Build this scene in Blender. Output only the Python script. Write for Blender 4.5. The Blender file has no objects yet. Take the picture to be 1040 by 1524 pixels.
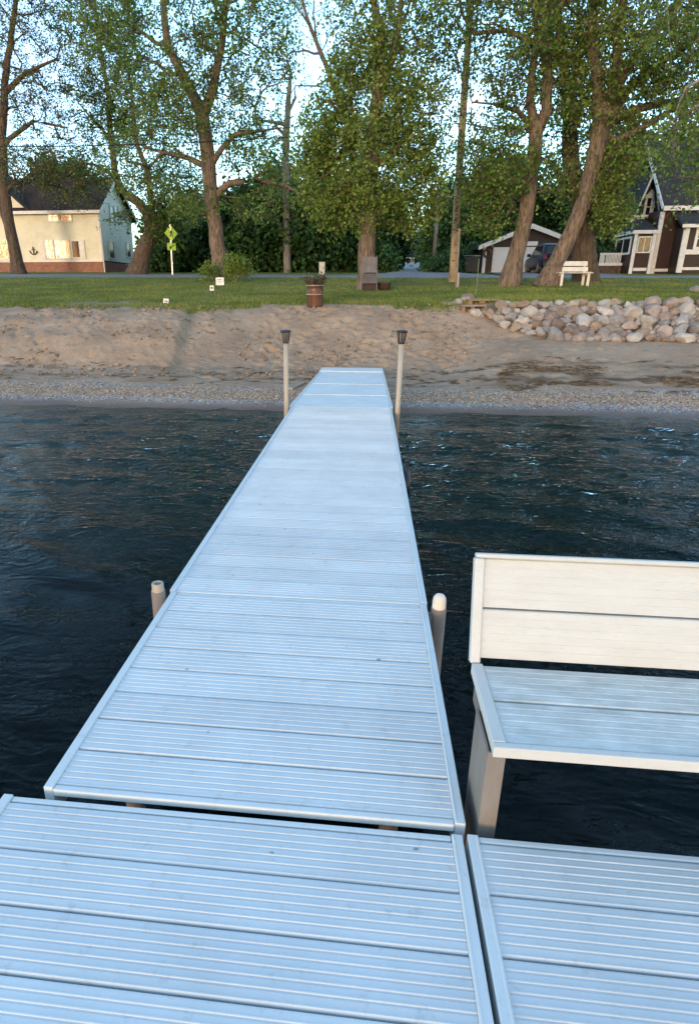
import bpy, math, random
import numpy as np
from mathutils import Vector, Matrix
random.seed(7)
S = bpy.context.scene
COL = S.collection
rad = math.radians

# ---------------------------------------------------------------- camera
CF, CPX, CPY = 907.0, 443.0, 762.0            # measured on the 1040 x 1524 photograph
YAW, PIT, ROL = 0.1112, 0.3512, -0.00127
CAM = np.array([0.0, 0.0, 1.9])
_cy, _sy = math.cos(YAW), math.sin(YAW)
_R1 = np.array([[_cy, -_sy, 0], [_sy, _cy, 0], [0, 0, 1]])
_f = np.array([0, math.cos(PIT), -math.sin(PIT)])
_u = np.array([0, math.sin(PIT), math.cos(PIT)])
_r = np.array([1.0, 0, 0])
_cr, _sr = math.cos(ROL), math.sin(ROL)
RX = _R1 @ (_cr * _r + _sr * _u)
RY = _R1 @ (_sr * _r - _cr * _u)
RZ = _R1 @ _f

def ray(x, y):
    return RX * ((x - CPX) / CF) + RY * ((y - CPY) / CF) + RZ
def aty(x, y, Y):
    d = ray(x, y); p = CAM + d * Y / d[1]; return Vector(p)
def atz(x, y, z):
    d = ray(x, y); return Vector(CAM + d * (z - CAM[2]) / d[2])
def atx(x, y, X):
    d = ray(x, y); return Vector(CAM + d * X / d[0])

cam_d = bpy.data.cameras.new('camera')
cam = bpy.data.objects.new('camera', cam_d); COL.objects.link(cam)
cam.matrix_world = Matrix(((RX[0], -RY[0], -RZ[0], CAM[0]), (RX[1], -RY[1], -RZ[1], CAM[1]),
                           (RX[2], -RY[2], -RZ[2], CAM[2]), (0, 0, 0, 1)))
cam_d.sensor_fit = 'VERTICAL'; cam_d.sensor_height = 36.0
cam_d.lens = CF / 1524 * 36.0
cam_d.shift_x = (520 - CPX) / 1524
cam_d.shift_y = 0.0
cam_d.clip_start = 0.05; cam_d.clip_end = 3000
S.camera = cam

# ---------------------------------------------------------------- helpers
def tag(o, label=None, cat=None, group=None, kind=None):
    if label: o['label'] = label
    if cat: o['category'] = cat
    if group: o['group'] = group
    if kind: o['kind'] = kind
    return o

def thing(name, loc, label, cat, group=None, rz=0.0):
    o = bpy.data.objects.new(name, None); COL.objects.link(o)
    o.location = loc; o.rotation_euler = (0, 0, rz); o.empty_display_size = 0.2
    return tag(o, label, cat, group)

def link_mesh(name, me, mat, parent=None):
    o = bpy.data.objects.new(name, me); COL.objects.link(o)
    if mat is not None: me.materials.append(mat)
    if parent is not None: o.parent = parent
    return o

class MB:
    """collects shapes; build() links them as one mesh object.  Coordinates are local to origin `o`."""
    def __init__(s, o=(0, 0, 0)):
        s.v = []; s.f = []; s.o = Vector(o)
    def add(s, vs, fs):
        b = len(s.v); s.v += [Vector(v) - s.o for v in vs]; s.f += [tuple(i + b for i in f) for f in fs]
    def box(s, a, b):
        (x0, y0, z0), (x1, y1, z1) = a, b
        if x0 > x1: x0, x1 = x1, x0
        if y0 > y1: y0, y1 = y1, y0
        if z0 > z1: z0, z1 = z1, z0
        s.add([(x0,y0,z0),(x1,y0,z0),(x1,y1,z0),(x0,y1,z0),(x0,y0,z1),(x1,y0,z1),(x1,y1,z1),(x0,y1,z1)],
              [(0,3,2,1),(4,5,6,7),(0,1,5,4),(1,2,6,5),(2,3,7,6),(3,0,4,7)])
        return s
    def bar(s, p, q, w, h=None, up=(0, 0, 1)):
        """rectangular bar from p to q, w across, h along up"""
        h = h or w; p = Vector(p); q = Vector(q); d = (q - p).normalized(); up = Vector(up)
        if abs(d.dot(up)) > .98: up = Vector((0, 1, 0))
        sd = d.cross(up).normalized(); u = sd.cross(d).normalized()
        a, b = sd * w / 2, u * h / 2
        vs = [p - a - b, p + a - b, p + a + b, p - a + b, q - a - b, q + a - b, q + a + b, q - a + b]
        s.add(vs, [(0,1,2,3),(7,6,5,4),(0,4,5,1),(1,5,6,2),(2,6,7,3),(3,7,4,0)]); return s
    def tube(s, pts, rs, n=8, cap=True):
        pts = [Vector(p) for p in pts]
        if not hasattr(rs, '__len__'): rs = [rs] * len(pts)
        vs = []; fs = []; ref = None
        for i, p in enumerate(pts):
            d = (pts[min(i + 1, len(pts) - 1)] - pts[max(i - 1, 0)])
            d = d.normalized() if d.length > 1e-9 else Vector((0, 0, 1))
            if ref is None: ref = Vector((1, 0, 0)) if abs(d.x) < .8 else Vector((0, 1, 0))
            a = d.cross(ref); a = a.normalized() if a.length > 1e-6 else d.orthogonal().normalized()
            b = d.cross(a); ref = a.cross(d) if False else ref
            for k in range(n):
                t = 2 * math.pi * k / n
                vs.append(p + (a * math.cos(t) + b * math.sin(t)) * rs[i])
        for i in range(len(pts) - 1):
            for k in range(n):
                k2 = (k + 1) % n
                fs.append((i * n + k, i * n + k2, (i + 1) * n + k2, (i + 1) * n + k))
        if cap:
            fs.append(tuple(range(n - 1, -1, -1))); fs.append(tuple((len(pts) - 1) * n + k for k in range(n)))
        s.add(vs, fs); return s
    def lathe(s, c, prof, n=20):
        c = Vector(c); vs = []; fs = []
        for (r, z) in prof:
            for k in range(n):
                t = 2 * math.pi * k / n; vs.append(c + Vector((r * math.cos(t), r * math.sin(t), z)))
        for i in range(len(prof) - 1):
            for k in range(n):
                k2 = (k + 1) % n; fs.append((i * n + k, i * n + k2, (i + 1) * n + k2, (i + 1) * n + k))
        s.add(vs, fs); return s
    def prism(s, poly, d):
        """planar polygon extruded by vector d"""
        d = Vector(d); n = len(poly); vs = [Vector(p) for p in poly] + [Vector(p) + d for p in poly]
        fs = [tuple(range(n - 1, -1, -1)), tuple(range(n, 2 * n))] + [(i, (i + 1) % n, n + (i + 1) % n, n + i) for i in range(n)]
        s.add(vs, fs); return s
    def build(s, name, mat, parent=None, smooth=False, bevel=0.0, seg=2):
        me = bpy.data.meshes.new(name); me.from_pydata([tuple(v) for v in s.v], [], s.f); me.update()
        import bmesh
        bm = bmesh.new(); bm.from_mesh(me); bmesh.ops.recalc_face_normals(bm, faces=bm.faces); bm.to_mesh(me); bm.free()
        if smooth:
            for p in me.polygons: p.use_smooth = True
        o = link_mesh(name, me, mat, parent)
        if parent is None: o.location = s.o
        if bevel:
            m = o.modifiers.new('bevel', 'BEVEL'); m.width = bevel; m.segments = seg; m.limit_method = 'ANGLE'; m.angle_limit = rad(40)
        return o

def np_mesh(name, verts, faces, mat, parent=None, smooth=False, attr=None):
    """faces: (n,k) int array"""
    me = bpy.data.meshes.new(name)
    nv, (nf, k) = len(verts), faces.shape
    me.vertices.add(nv); me.vertices.foreach_set('co', np.ascontiguousarray(verts, dtype=np.float32).ravel())
    me.loops.add(nf * k); me.loops.foreach_set('vertex_index', np.ascontiguousarray(faces, dtype=np.int32).ravel())
    me.polygons.add(nf)
    me.polygons.foreach_set('loop_start', np.arange(0, nf * k, k, dtype=np.int32))
    if smooth: me.polygons.foreach_set('use_smooth', np.ones(nf, dtype=bool))
    if attr:
        for an, (tp, arr) in attr.items():
            a = me.attributes.new(an, tp, 'POINT')
            a.data.foreach_set('color' if tp == 'FLOAT_COLOR' else 'value', np.ascontiguousarray(arr, dtype=np.float32).ravel())
    me.update(calc_edges=True)
    return link_mesh(name, me, mat, parent)

# ---------------------------------------------------------------- noise in numpy
_rng = np.random.RandomState(3)
_NT = _rng.rand(256, 256)
def vnoise(x, y):
    x = np.asarray(x, float); y = np.asarray(y, float)
    xi = np.floor(x).astype(int); yi = np.floor(y).astype(int); fx = x - xi; fy = y - yi
    fx = fx * fx * (3 - 2 * fx); fy = fy * fy * (3 - 2 * fy)
    g = lambda a, b: _NT[a % 256, b % 256]
    return (g(xi, yi) * (1 - fx) + g(xi + 1, yi) * fx) * (1 - fy) + (g(xi, yi + 1) * (1 - fx) + g(xi + 1, yi + 1) * fx) * fy - .5
def fbm(x, y, o=4):
    t = 0; a = 1.0
    for i in range(o):
        t = t + a * vnoise(x * 2 ** i + 17.3 * i, y * 2 ** i + 9.1 * i); a *= .5
    return t
def sstep(a, b, x):
    t = np.clip((np.asarray(x, float) - a) / (b - a), 0, 1); return t * t * (3 - 2 * t)

# ---------------------------------------------------------------- materials
def nodes(m):
    m.use_nodes = True; nt = m.node_tree; nt.nodes.clear(); return nt
def N(nt, t, **kw):
    n = nt.nodes.new(t)
    for k, v in kw.items():
        if k.startswith('i_'):
            n.inputs[k[2:].replace('_', ' ')].default_value = v
        else: setattr(n, k, v)
    return n
def L(nt, a, b): nt.links.new(a, b)
def ramp(nt, fac, stops):
    r = nt.nodes.new('ShaderNodeValToRGB'); e = r.color_ramp.elements
    while len(e) < len(stops): e.new(.5)
    for i, (p, c) in enumerate(stops):
        e[i].position = p; e[i].color = (*c, 1) if len(c) == 3 else c
    if fac is not None: L(nt, fac, r.inputs[0])
    return r.outputs[0]
def mixc(nt, f, a, b, mode='MIX'):
    m = nt.nodes.new('ShaderNodeMix'); m.data_type = 'RGBA'; m.blend_type = mode
    for s, i in ((f, 0), (a, 6), (b, 7)):
        if isinstance(s, (int, float)): m.inputs[i].default_value = s
        elif isinstance(s, tuple): m.inputs[i].default_value = (*s, 1)
        else: L(nt, s, m.inputs[i])
    return m.outputs[2]
def math_(nt, op, a, b=0.0):
    m = nt.nodes.new('ShaderNodeMath'); m.operation = op
    for s, i in ((a, 0), (b, 1)):
        if isinstance(s, (int, float)): m.inputs[i].default_value = s
        else: L(nt, s, m.inputs[i])
    return m.outputs[0]
def noise(nt, vec, scale, detail=4, rough=.55):
    n = nt.nodes.new('ShaderNodeTexNoise'); n.inputs['Scale'].default_value = scale
    n.inputs['Detail'].default_value = detail; n.inputs['Roughness'].default_value = rough
    if vec is not None: L(nt, vec, n.inputs['Vector'])
    return n.outputs[0]
def mapping(nt, vec, scale=(1, 1, 1), rot=(0, 0, 0)):
    m = nt.nodes.new('ShaderNodeMapping'); m.inputs['Scale'].default_value = scale; m.inputs['Rotation'].default_value = rot
    L(nt, vec, m.inputs['Vector']); return m.outputs[0]
def bumpn(nt, h, strength=.3, dist=.01):
    b = nt.nodes.new('ShaderNodeBump'); b.inputs['Strength'].default_value = strength; b.inputs['Distance'].default_value = dist
    L(nt, h, b.inputs['Height']); return b.outputs[0]
def finish(nt, col, rough=.6, metal=0.0, normal=None, spec=.5):
    p = nt.nodes.new('ShaderNodeBsdfPrincipled'); o = nt.nodes.new('ShaderNodeOutputMaterial')
    if isinstance(col, tuple): p.inputs['Base Color'].default_value = (*col, 1)
    else: L(nt, col, p.inputs['Base Color'])
    if isinstance(rough, (int, float)): p.inputs['Roughness'].default_value = rough
    else: L(nt, rough, p.inputs['Roughness'])
    p.inputs['Metallic'].default_value = metal
    p.inputs['Specular IOR Level'].default_value = spec
    if normal is not None: L(nt, normal, p.inputs['Normal'])
    L(nt, p.outputs[0], o.inputs[0]); return p
def coords(nt, w='Object'):
    return nt.nodes.new('ShaderNodeTexCoord').outputs[w]
def simple(name, c1, c2=None, scale=6, rough=.6, metal=0, bump=0, bscale=30, bd=.01, stretch=(1, 1, 1), spec=.5, contrast=.2):
    m = bpy.data.materials.new(name); nt = nodes(m); v = mapping(nt, coords(nt), stretch)
    c2 = c2 or tuple(x * .75 for x in c1)
    col = ramp(nt, noise(nt, v, scale, 6, .6), [(.5 - contrast, c2), (.5 + contrast, c1)])
    nr = bumpn(nt, noise(nt, v, bscale, 4), bump, bd) if bump else None
    finish(nt, col, rough, metal, nr, spec); return m
M = {}
# ---------------------------------------------------------------- ground heights
_PL = [(-80,-4),(-10,-2.2),(2,-1.15),(6,-.6),(9.2,-.12),(10,0),(11.3,.13),(13.5,.30),(13.9,.42),(14.6,.78),(15.5,1.18),(16.3,1.36),(17.2,1.45)]
_PM = [(-80,-4),(-10,-2.2),(2,-1.15),(6,-.6),(9.2,-.12),(10,0),(11.5,.12),(13.6,.245),(14.4,.45),(15.3,.85),(16.2,1.28),(16.9,1.49),(17.4,1.53)]
_PR = [(-80,-4),(-10,-2.2),(2,-1.15),(6,-.6),(9.2,-.12),(10,0),(11.5,.15),(13.5,.5),(14.9,.78),(15.2,.84),(16.4,1.5),(16.9,1.6),(17.4,1.62)]
_FAR = [(24,1.89),(26,2.0),(28,2.16),(31,2.38),(38,2.60),(45,2.92),(60,3.5),(90,5.1),(150,6.6),(400,14),(900,20)]
def _pf(p, y):
    a = np.array(p + _FAR); return np.interp(y, a[:, 0], a[:, 1])
_fp = np.random.RandomState(11)
_PITS = [(_fp.uniform(-2.6, 2.3), _fp.uniform(13.7, 16.9), _fp.uniform(.07, .14), _fp.uniform(.03, .065)) for _ in range(170)]
_PITS += [(_fp.uniform(-9, 9), _fp.uniform(11.8, 15.5), _fp.uniform(.06, .16), _fp.uniform(.02, .05)) for _ in range(170)]
_PITS += [(_fp.uniform(-9, -3), _fp.uniform(13.0, 16.2), _fp.uniform(.04, .11), _fp.uniform(.02, .045)) for _ in range(160)]
def G(x, y, rough=False):
    x = np.asarray(x, float); y = np.asarray(y, float)
    edge = -4.75 + .45 * sstep(13.4, 16.5, 30 - y) + .12 * vnoise(y * 2.1, x * 0 + 4)
    wl = 1 - sstep(edge - .06, edge + .2, x)              # the dug-off bank at the left stands proud
    yl = y + .5 * wl * sstep(12.6, 13.6, y) * (1 - sstep(16.3, 17.2, y)) + .25 * vnoise(x * .8, y * 0 + 3) * sstep(13, 14, y) * (1 - sstep(16.3, 17.2, y))
    ym = y + .35 * vnoise(x * .6 + 8, y * 0 + 1) * sstep(13.4, 14.5, y) * (1 - sstep(16.3, 17.4, y))
    wr = sstep(1.6, 3.4, x)
    wl2 = 1 - sstep(-4.6, -2.6, x)
    z = _pf(_PM, ym) * (1 - wr) + _pf(_PR, y) * wr
    z = z * (1 - wl2) + _pf(_PL, yl) * wl2
    z = z - .0055 * x * sstep(26, 34, y)
    z = z + .25 * vnoise(x * .12, y * .12) * sstep(45, 60, y)
    if rough:
        s = sstep(11.4, 12.4, y) * (1 - sstep(16.6, 17.4, y))
        z = z + s * (.045 * fbm(x * 1.1, y * 1.1, 3) + .014 * fbm(x * 7, y * 7, 3) + .012 * fbm(x * 3.1 + y * 1.4, y * 13 - x * 2, 3))
        z = z + s * wl2 * .10 * np.abs(fbm(x * 1.9 + y * .8, y * 1.2, 4)) * sstep(13.2, 14, y)
        z = z + .02 * fbm(x * 2.5, y * 2.5, 3) * sstep(9.6, 10.6, y) * (1 - s)
        for (px, py, r, d) in _PITS:
            q = ((x - px) / r) ** 2 + ((y - py) / (r * .8)) ** 2
            k = q < 9
            if k.any(): z[k] += (-d * np.exp(-q[k]) + d * .45 * np.exp(-(np.sqrt(q[k]) - 1.5) ** 2 * 4)) * s[k]
    return z
def g(x, y): return float(G(np.array([x]), np.array([y]))[0])
def gpt(x, y): return Vector((x, y, g(x, y)))

def spaced(segs):
    out = []
    for a, b, st in segs:
        n = max(1, int(round((b - a) / st))); out += list(np.linspace(a, b, n, endpoint=False))
    out.append(segs[-1][1]); return np.array(out)
xs = spaced([(-900,-200,50),(-200,-60,7),(-60,-12,1.0),(-12,-8.5,.2),(-8.5,8.8,.042),(8.8,12,.2),(12,60,1.0),(60,200,7),(200,900,50)])
ys = spaced([(-900,-80,60),(-80,-10,5),(-10,8,.7),(8,9.4,.12),(9.4,17.8,.036),(17.8,31,.2),(31,45,.4),(45,100,2),(100,400,15),(400,900,50)])
XX, YY = np.meshgrid(xs, ys)
ZZ = G(XX, YY, True)
def grid_faces(nx, ny):
    i = np.arange(ny - 1)[:, None] * nx + np.arange(nx - 1)[None, :]
    return np.stack([i, i + 1, i + 1 + nx, i + nx], -1).reshape(-1, 4)
def grass_edge(x):
    x = np.asarray(x, float)
    e = np.interp(x, [-30,-9,-7.5,-5.5,-4.6,-3.6,-2.6,-1.5,-.6,.3,1.0,1.6,2.2,3,8,30], [16.5,16.4,16.5,16.3,15.75,16.5,16.95,17.25,17.3,17.1,16.6,16.55,16.75,16.6,16.5,16.5])
    return e + .35 * fbm(x * 1.7, x * 0 + 2.2, 4)
ge = grass_edge(XX)
bare = np.exp(-(((XX + 7.4) / 1.9) ** 2 + ((YY - 17.9) / 1.1) ** 2)) * .72 + .4 * np.exp(-(((XX + 1.2) / 1.4) ** 2 + ((YY - 18.2) / .8) ** 2))
grass = sstep(-.22, .22, YY - ge + .5 * fbm(XX * 4, YY * 4, 3)) * (1 - sstep(.35, .75, bare + .7 * fbm(XX * 2.2, YY * 2.2, 4)))
gravel = sstep(10.15, 10.45, YY + .25 * fbm(XX * .8, YY * .8, 3)) * (1 - sstep(11.3, 11.9, YY + .5 * fbm(XX * .9 + 5, YY * .9, 4)))
wr1 = np.exp(-((YY - 12.35 - .25 * fbm(XX * .5, XX * 0 + 7, 3)) / .16) ** 2) + np.exp(-((YY - 13.15 - .3 * fbm(XX * .4, XX * 0 + 12, 3)) / .12) ** 2) * .8
wrr = np.exp(-((YY - 12.4 - .2 * vnoise(XX * .5, XX * 0)) / .42) ** 2) * sstep(2.6, 3.6, XX) * .45 + np.exp(-((YY - 11.95) / .16) ** 2) * .55
wrack = np.clip((wr1 * .85 * (XX < 40) + wrr) * sstep(-.25, .35, fbm(XX * 1.6, YY * 9, 4) + .12 * np.sign(XX - 2.5)), 0, 1) * (YY > 11)
wet = 1 - sstep(10.05, 10.75, YY + .2 * fbm(XX * .7, YY * .7, 3))
rk = sstep(2.6, 3.2, XX) * (1 - sstep(10, 11, XX)) * sstep(14.75, 15.05, YY - .9 * (1 - sstep(2.6, 4.6, XX))) * (1 - sstep(16.45, 16.6, YY)); wrack = np.maximum(wrack, rk * .8); grass = grass * (1 - rk); wrack = np.maximum(wrack, np.clip(bare * 1.1, 0, .62) * (YY > ge) * (.6 + .8 * fbm(XX * 3, YY * 3, 3)).clip(0, 1))
zone = np.stack([grass, gravel, wrack, wet], -1).reshape(-1, 4)
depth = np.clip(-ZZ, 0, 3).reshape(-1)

def ground_mat():
    m = bpy.data.materials.new('ground'); nt = nodes(m); v = coords(nt)
    a = N(nt, 'ShaderNodeAttribute', attribute_name='zone'); sep = N(nt, 'ShaderNodeSeparateColor'); L(nt, a.outputs['Color'], sep.inputs[0])
    dp = N(nt, 'ShaderNodeAttribute', attribute_name='depth').outputs['Fac']
    sand = ramp(nt, noise(nt, v, 1.1, 7, .62), [(.3, (.285,.205,.138)), (.5, (.37,.27,.185)), (.7, (.445,.335,.235))])
    sand = mixc(nt, ramp(nt, noise(nt, v, 26, 5, .7), [(.38, (0,0,0)), (.62, (1,1,1))]), mixc(nt, .35, sand, (.17,.13,.10)), sand)
    sand = mixc(nt, ramp(nt, noise(nt, v, 5.5, 6, .75), [(.56, (0,0,0)), (.70, (.75,.75,.75))]), sand, (.14,.115,.085))
    vor = N(nt, 'ShaderNodeTexVoronoi'); vor.inputs['Scale'].default_value = 26; L(nt, v, vor.inputs['Vector'])
    stone = mixc(nt, .6, vor.outputs['Color'], (.40,.36,.31)); stone = mixc(nt, 1, ramp(nt, vor.outputs['Distance'], [(.25, (1,1,1)), (.75, (.3,.28,.26))]), stone, 'MULTIPLY')if False else mixc(nt, 1.0, stone, ramp(nt, vor.outputs['Distance'], [(.25, (.95,.93,.9)), (.8, (.3,.28,.26))]), 'MULTIPLY')
    hs = N(nt, 'ShaderNodeHueSaturation'); hs.inputs['Saturation'].default_value = .25; L(nt, stone, hs.inputs['Color'])
    c = mixc(nt, sep.outputs[1], sand, hs.outputs[0])
    c = mixc(nt, math_(nt, 'MULTIPLY', sep.outputs[2], .9), c, (.075,.055,.035))
    gr = ramp(nt, noise(nt, v, .9, 6, .65), [(.3, (0.096, 0.12, 0.019)), (.5, (0.15, 0.186, 0.03)), (.68, (0.216, 0.234, 0.05))])
    gr = mixc(nt, ramp(nt, noise(nt, v, 40, 3, .7), [(.35, (0,0,0)), (.65, (1,1,1))]), mixc(nt, .5, gr, (.03,.045,.01)), gr)
    c = mixc(nt, sep.outputs[0], c, gr)
    c = mixc(nt, math_(nt, 'MULTIPLY', a.outputs['Alpha'], .72), c, (.085,.06,.055))
    depth_tint = ramp(nt, noise(nt, v, 1.6, 5, .6), [(.35, (.018,.048,.032)), (.65, (.032,.076,.052))])  # green body colour and light absorption of the water, painted on the lake bed
    c = mixc(nt, ramp(nt, dp, [(.0, (0,0,0)), (.18, (.55,.55,.55)), (.45, (1,1,1))]), c, depth_tint)
    c = mixc(nt, ramp(nt, dp, [(.40, (0,0,0)), (.75, (1,1,1))]), c, (.003,.008,.011))  # light lost in deeper water, put into the bed colour
    h = math_(nt, 'ADD', noise(nt, v, 45, 5, .7), math_(nt, 'MULTIPLY', noise(nt, v, 7, 4, .6), 2.0))
    rg = N(nt, 'ShaderNodeMapRange'); L(nt, a.outputs['Alpha'], rg.inputs[0]); rg.inputs[3].default_value = .92; rg.inputs[4].default_value = .68
    finish(nt, c, rg.outputs[0], 0, bumpn(nt, h, .6, .03), .3); return m
M['ground'] = ground_mat()
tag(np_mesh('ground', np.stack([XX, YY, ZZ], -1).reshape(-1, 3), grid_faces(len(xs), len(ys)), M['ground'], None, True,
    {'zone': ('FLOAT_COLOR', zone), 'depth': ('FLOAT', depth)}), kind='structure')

# ---------------------------------------------------------------- lake
wx = spaced([(-1500,-100,100),(-100,-14,5),(-14,-8,.4),(-8,8,.055),(8,14,.4),(14,100,5),(100,1500,100)])
wy = spaced([(-1800,-100,100),(-100,-6,4),(-6,.4,.3),(.4,10.6,.04)])
WX, WY = np.meshgrid(wx, wy)
fade = (1 - sstep(8, 16, np.abs(WX))) * sstep(-8, -1, WY) * (.25 + .75 * (1 - sstep(9.0, 10.3, WY)))
wr_ = np.random.RandomState(5); WZ = np.zeros_like(WX)
warp = .35 * fbm(WX * .5, WY * .5, 3)
for i in range(44):
    lam = .15 * 1.13 ** wr_.uniform(0, 15); ang = wr_.normal(1.3, .6); k = 2 * math.pi / lam
    amp = .0042 * lam ** .9 / (26 ** .5) * 3.9
    WZ += amp * np.sin(k * ((WX + warp) * math.cos(ang) + (WY + warp * .6) * math.sin(ang)) + wr_.uniform(0, 6.28)) * (.35 + 1.3 * np.clip(.5 + fbm(WX * .3 + i, WY * .3, 2), 0, 1))
WZ *= fade * (.55 + .65 * sstep(2.5, 7, WY))
def water_mat():
    m = bpy.data.materials.new('lake_water'); nt = nodes(m); v = coords(nt)
    def nz(sc, rz, scale, det, dist):
        n = N(nt, 'ShaderNodeTexNoise'); n.inputs['Scale'].default_value = scale; n.inputs['Detail'].default_value = det; n.inputs['Distortion'].default_value = dist
        L(nt, mapping(nt, v, sc, (0, 0, rz)), n.inputs['Vector']); return n.outputs[0]
    ridge = lambda x: math_(nt, 'SUBTRACT', 1.0, math_(nt, 'ABSOLUTE', math_(nt, 'MULTIPLY', math_(nt, 'SUBTRACT', x, .5), 2.6)))
    h1 = ridge(nz((1.5, 3.4, 1), .35, 1.7, 2, .6)); h2 = ridge(nz((2.0, 4.2, 1), -.5, 3.4, 2, .5)); h3 = nz((3, 5, 1), .1, 8, 2, .3)
    big = ramp(nt, nz((.35, .5, 1), .3, 1.0, 2, .4), [(.36, (.25,.25,.25)), (.6, (1,1,1))])
    hh = math_(nt, 'ADD', math_(nt, 'ADD', h1, math_(nt, 'MULTIPLY', h2, .45)), math_(nt, 'MULTIPLY', h3, .13))
    sy = N(nt, 'ShaderNodeSeparateXYZ'); L(nt, v, sy.inputs[0])
    calm = N(nt, 'ShaderNodeMapRange'); L(nt, sy.outputs[1], calm.inputs[0]); calm.inputs[1].default_value = 2.0; calm.inputs[2].default_value = 6.0; calm.inputs[3].default_value = .35; calm.inputs[4].default_value = 1.0
    nr = bumpn(nt, math_(nt, 'MULTIPLY', hh, math_(nt, 'MULTIPLY', big, calm.outputs[0])), 1.0, .029)
    fr = N(nt, 'ShaderNodeFresnel'); fr.inputs['IOR'].default_value = 1.333; L(nt, nr, fr.inputs['Normal'])
    gl = N(nt, 'ShaderNodeBsdfGlossy'); gl.inputs['Roughness'].default_value = .0; L(nt, nr, gl.inputs['Normal'])
    gl.inputs['Color'].default_value = (1, 1, 1, 1)
    tr = N(nt, 'ShaderNodeBsdfTransparent'); tr.inputs['Color'].default_value = (.42, .66, .62, 1)
    mx = N(nt, 'ShaderNodeMixShader'); L(nt, math_(nt, 'POWER', fr.outputs[0], 1.38), mx.inputs[0]); L(nt, tr.outputs[0], mx.inputs[1]); L(nt, gl.outputs[0], mx.inputs[2])
    o = N(nt, 'ShaderNodeOutputMaterial'); L(nt, mx.outputs[0], o.inputs[0]); return m
M['water'] = water_mat()
tag(np_mesh('lake_water', np.stack([WX, WY, WZ], -1).reshape(-1, 3), grid_faces(len(wx), len(wy)), M['water'], None, True), kind='structure')

# ---------------------------------------------------------------- pebbles along the waterline (stuff)
def ico():
    t = (1 + 5 ** .5) / 2
    v = np.array([(-1,t,0),(1,t,0),(-1,-t,0),(1,-t,0),(0,-1,t),(0,1,t),(0,-1,-t),(0,1,-t),(t,0,-1),(t,0,1),(-t,0,-1),(-t,0,1)], float)
    f = np.array([(0,11,5),(0,5,1),(0,1,7),(0,7,10),(0,10,11),(1,5,9),(5,11,4),(11,10,2),(10,7,6),(7,1,8),(3,9,4),(3,4,2),(3,2,6),(3,6,8),(3,8,9),(4,9,5),(2,4,11),(6,2,10),(8,6,7),(9,8,1)])
    return v / np.linalg.norm(v[0]), f
IV, IF = ico()
def scatter(name, x, y, r, mat, seed, attr_lo=0.0, flat=.55, sink=.3):
    R = np.random.RandomState(seed); n = len(x); z = G(x, y, True)
    sc = np.stack([r * R.uniform(.8, 1.4, n), r * R.uniform(.8, 1.3, n), r * flat * R.uniform(.7, 1.3, n)], -1)
    a = R.uniform(0, 6.28, n); ca, sa = np.cos(a), np.sin(a)
    V = IV[None] * sc[:, None] * (1 + .16 * R.randn(n, 12, 1))
    X = V[..., 0] * ca[:, None] - V[..., 1] * sa[:, None] + x[:, None]; Yv = V[..., 0] * sa[:, None] + V[..., 1] * ca[:, None] + y[:, None]
    Z = V[..., 2] + (z + sc[:, 2] * (1 - 2 * sink))[:, None]
    vv = np.stack([X, Yv, Z], -1).reshape(-1, 3); ff = (IF[None] + (np.arange(n) * 12)[:, None, None]).reshape(-1, 3)
    t = np.repeat(R.rand(n), 12)
    return np_mesh(name, vv, ff, mat, None, True, {'tint': ('FLOAT', t)})
def tint_mat(name, stops, rough=.8, bump=0, bs=40):
    m = bpy.data.materials.new(name); nt = nodes(m)
    t = N(nt, 'ShaderNodeAttribute', attribute_name='tint').outputs['Fac']
    c = ramp(nt, t, stops); v = coords(nt)
    c = mixc(nt, .35, c, mixc(nt, 1.0, c, ramp(nt, noise(nt, v, 25, 4), [(.3, (.4,.4,.4)), (.7, (1.3,1.3,1.3))]), 'MULTIPLY'))
    finish(nt, c, rough, 0, bumpn(nt, noise(nt, v, bs, 3), bump, .01) if bump else None, .35); return m
M['pebble'] = tint_mat('pebble', [(0, (.13,.09,.058)), (.4, (.28,.215,.15)), (.8, (.43,.345,.25)), (1, (.60,.52,.40))])
R_ = np.random.RandomState(21); n_ = 26000
py_ = 11.05 + .26 * R_.randn(n_); px_ = R_.uniform(-8, 8, n_); k_ = (py_ > 10.12) & (py_ < 12.1)
tag(scatter('beach_gravel', px_[k_], py_[k_], R_.uniform(.006, .017, n_)[k_], M['pebble'], 22), 'band of pale grey pebbles washed up along the waterline', 'gravel', kind='stuff')
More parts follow.
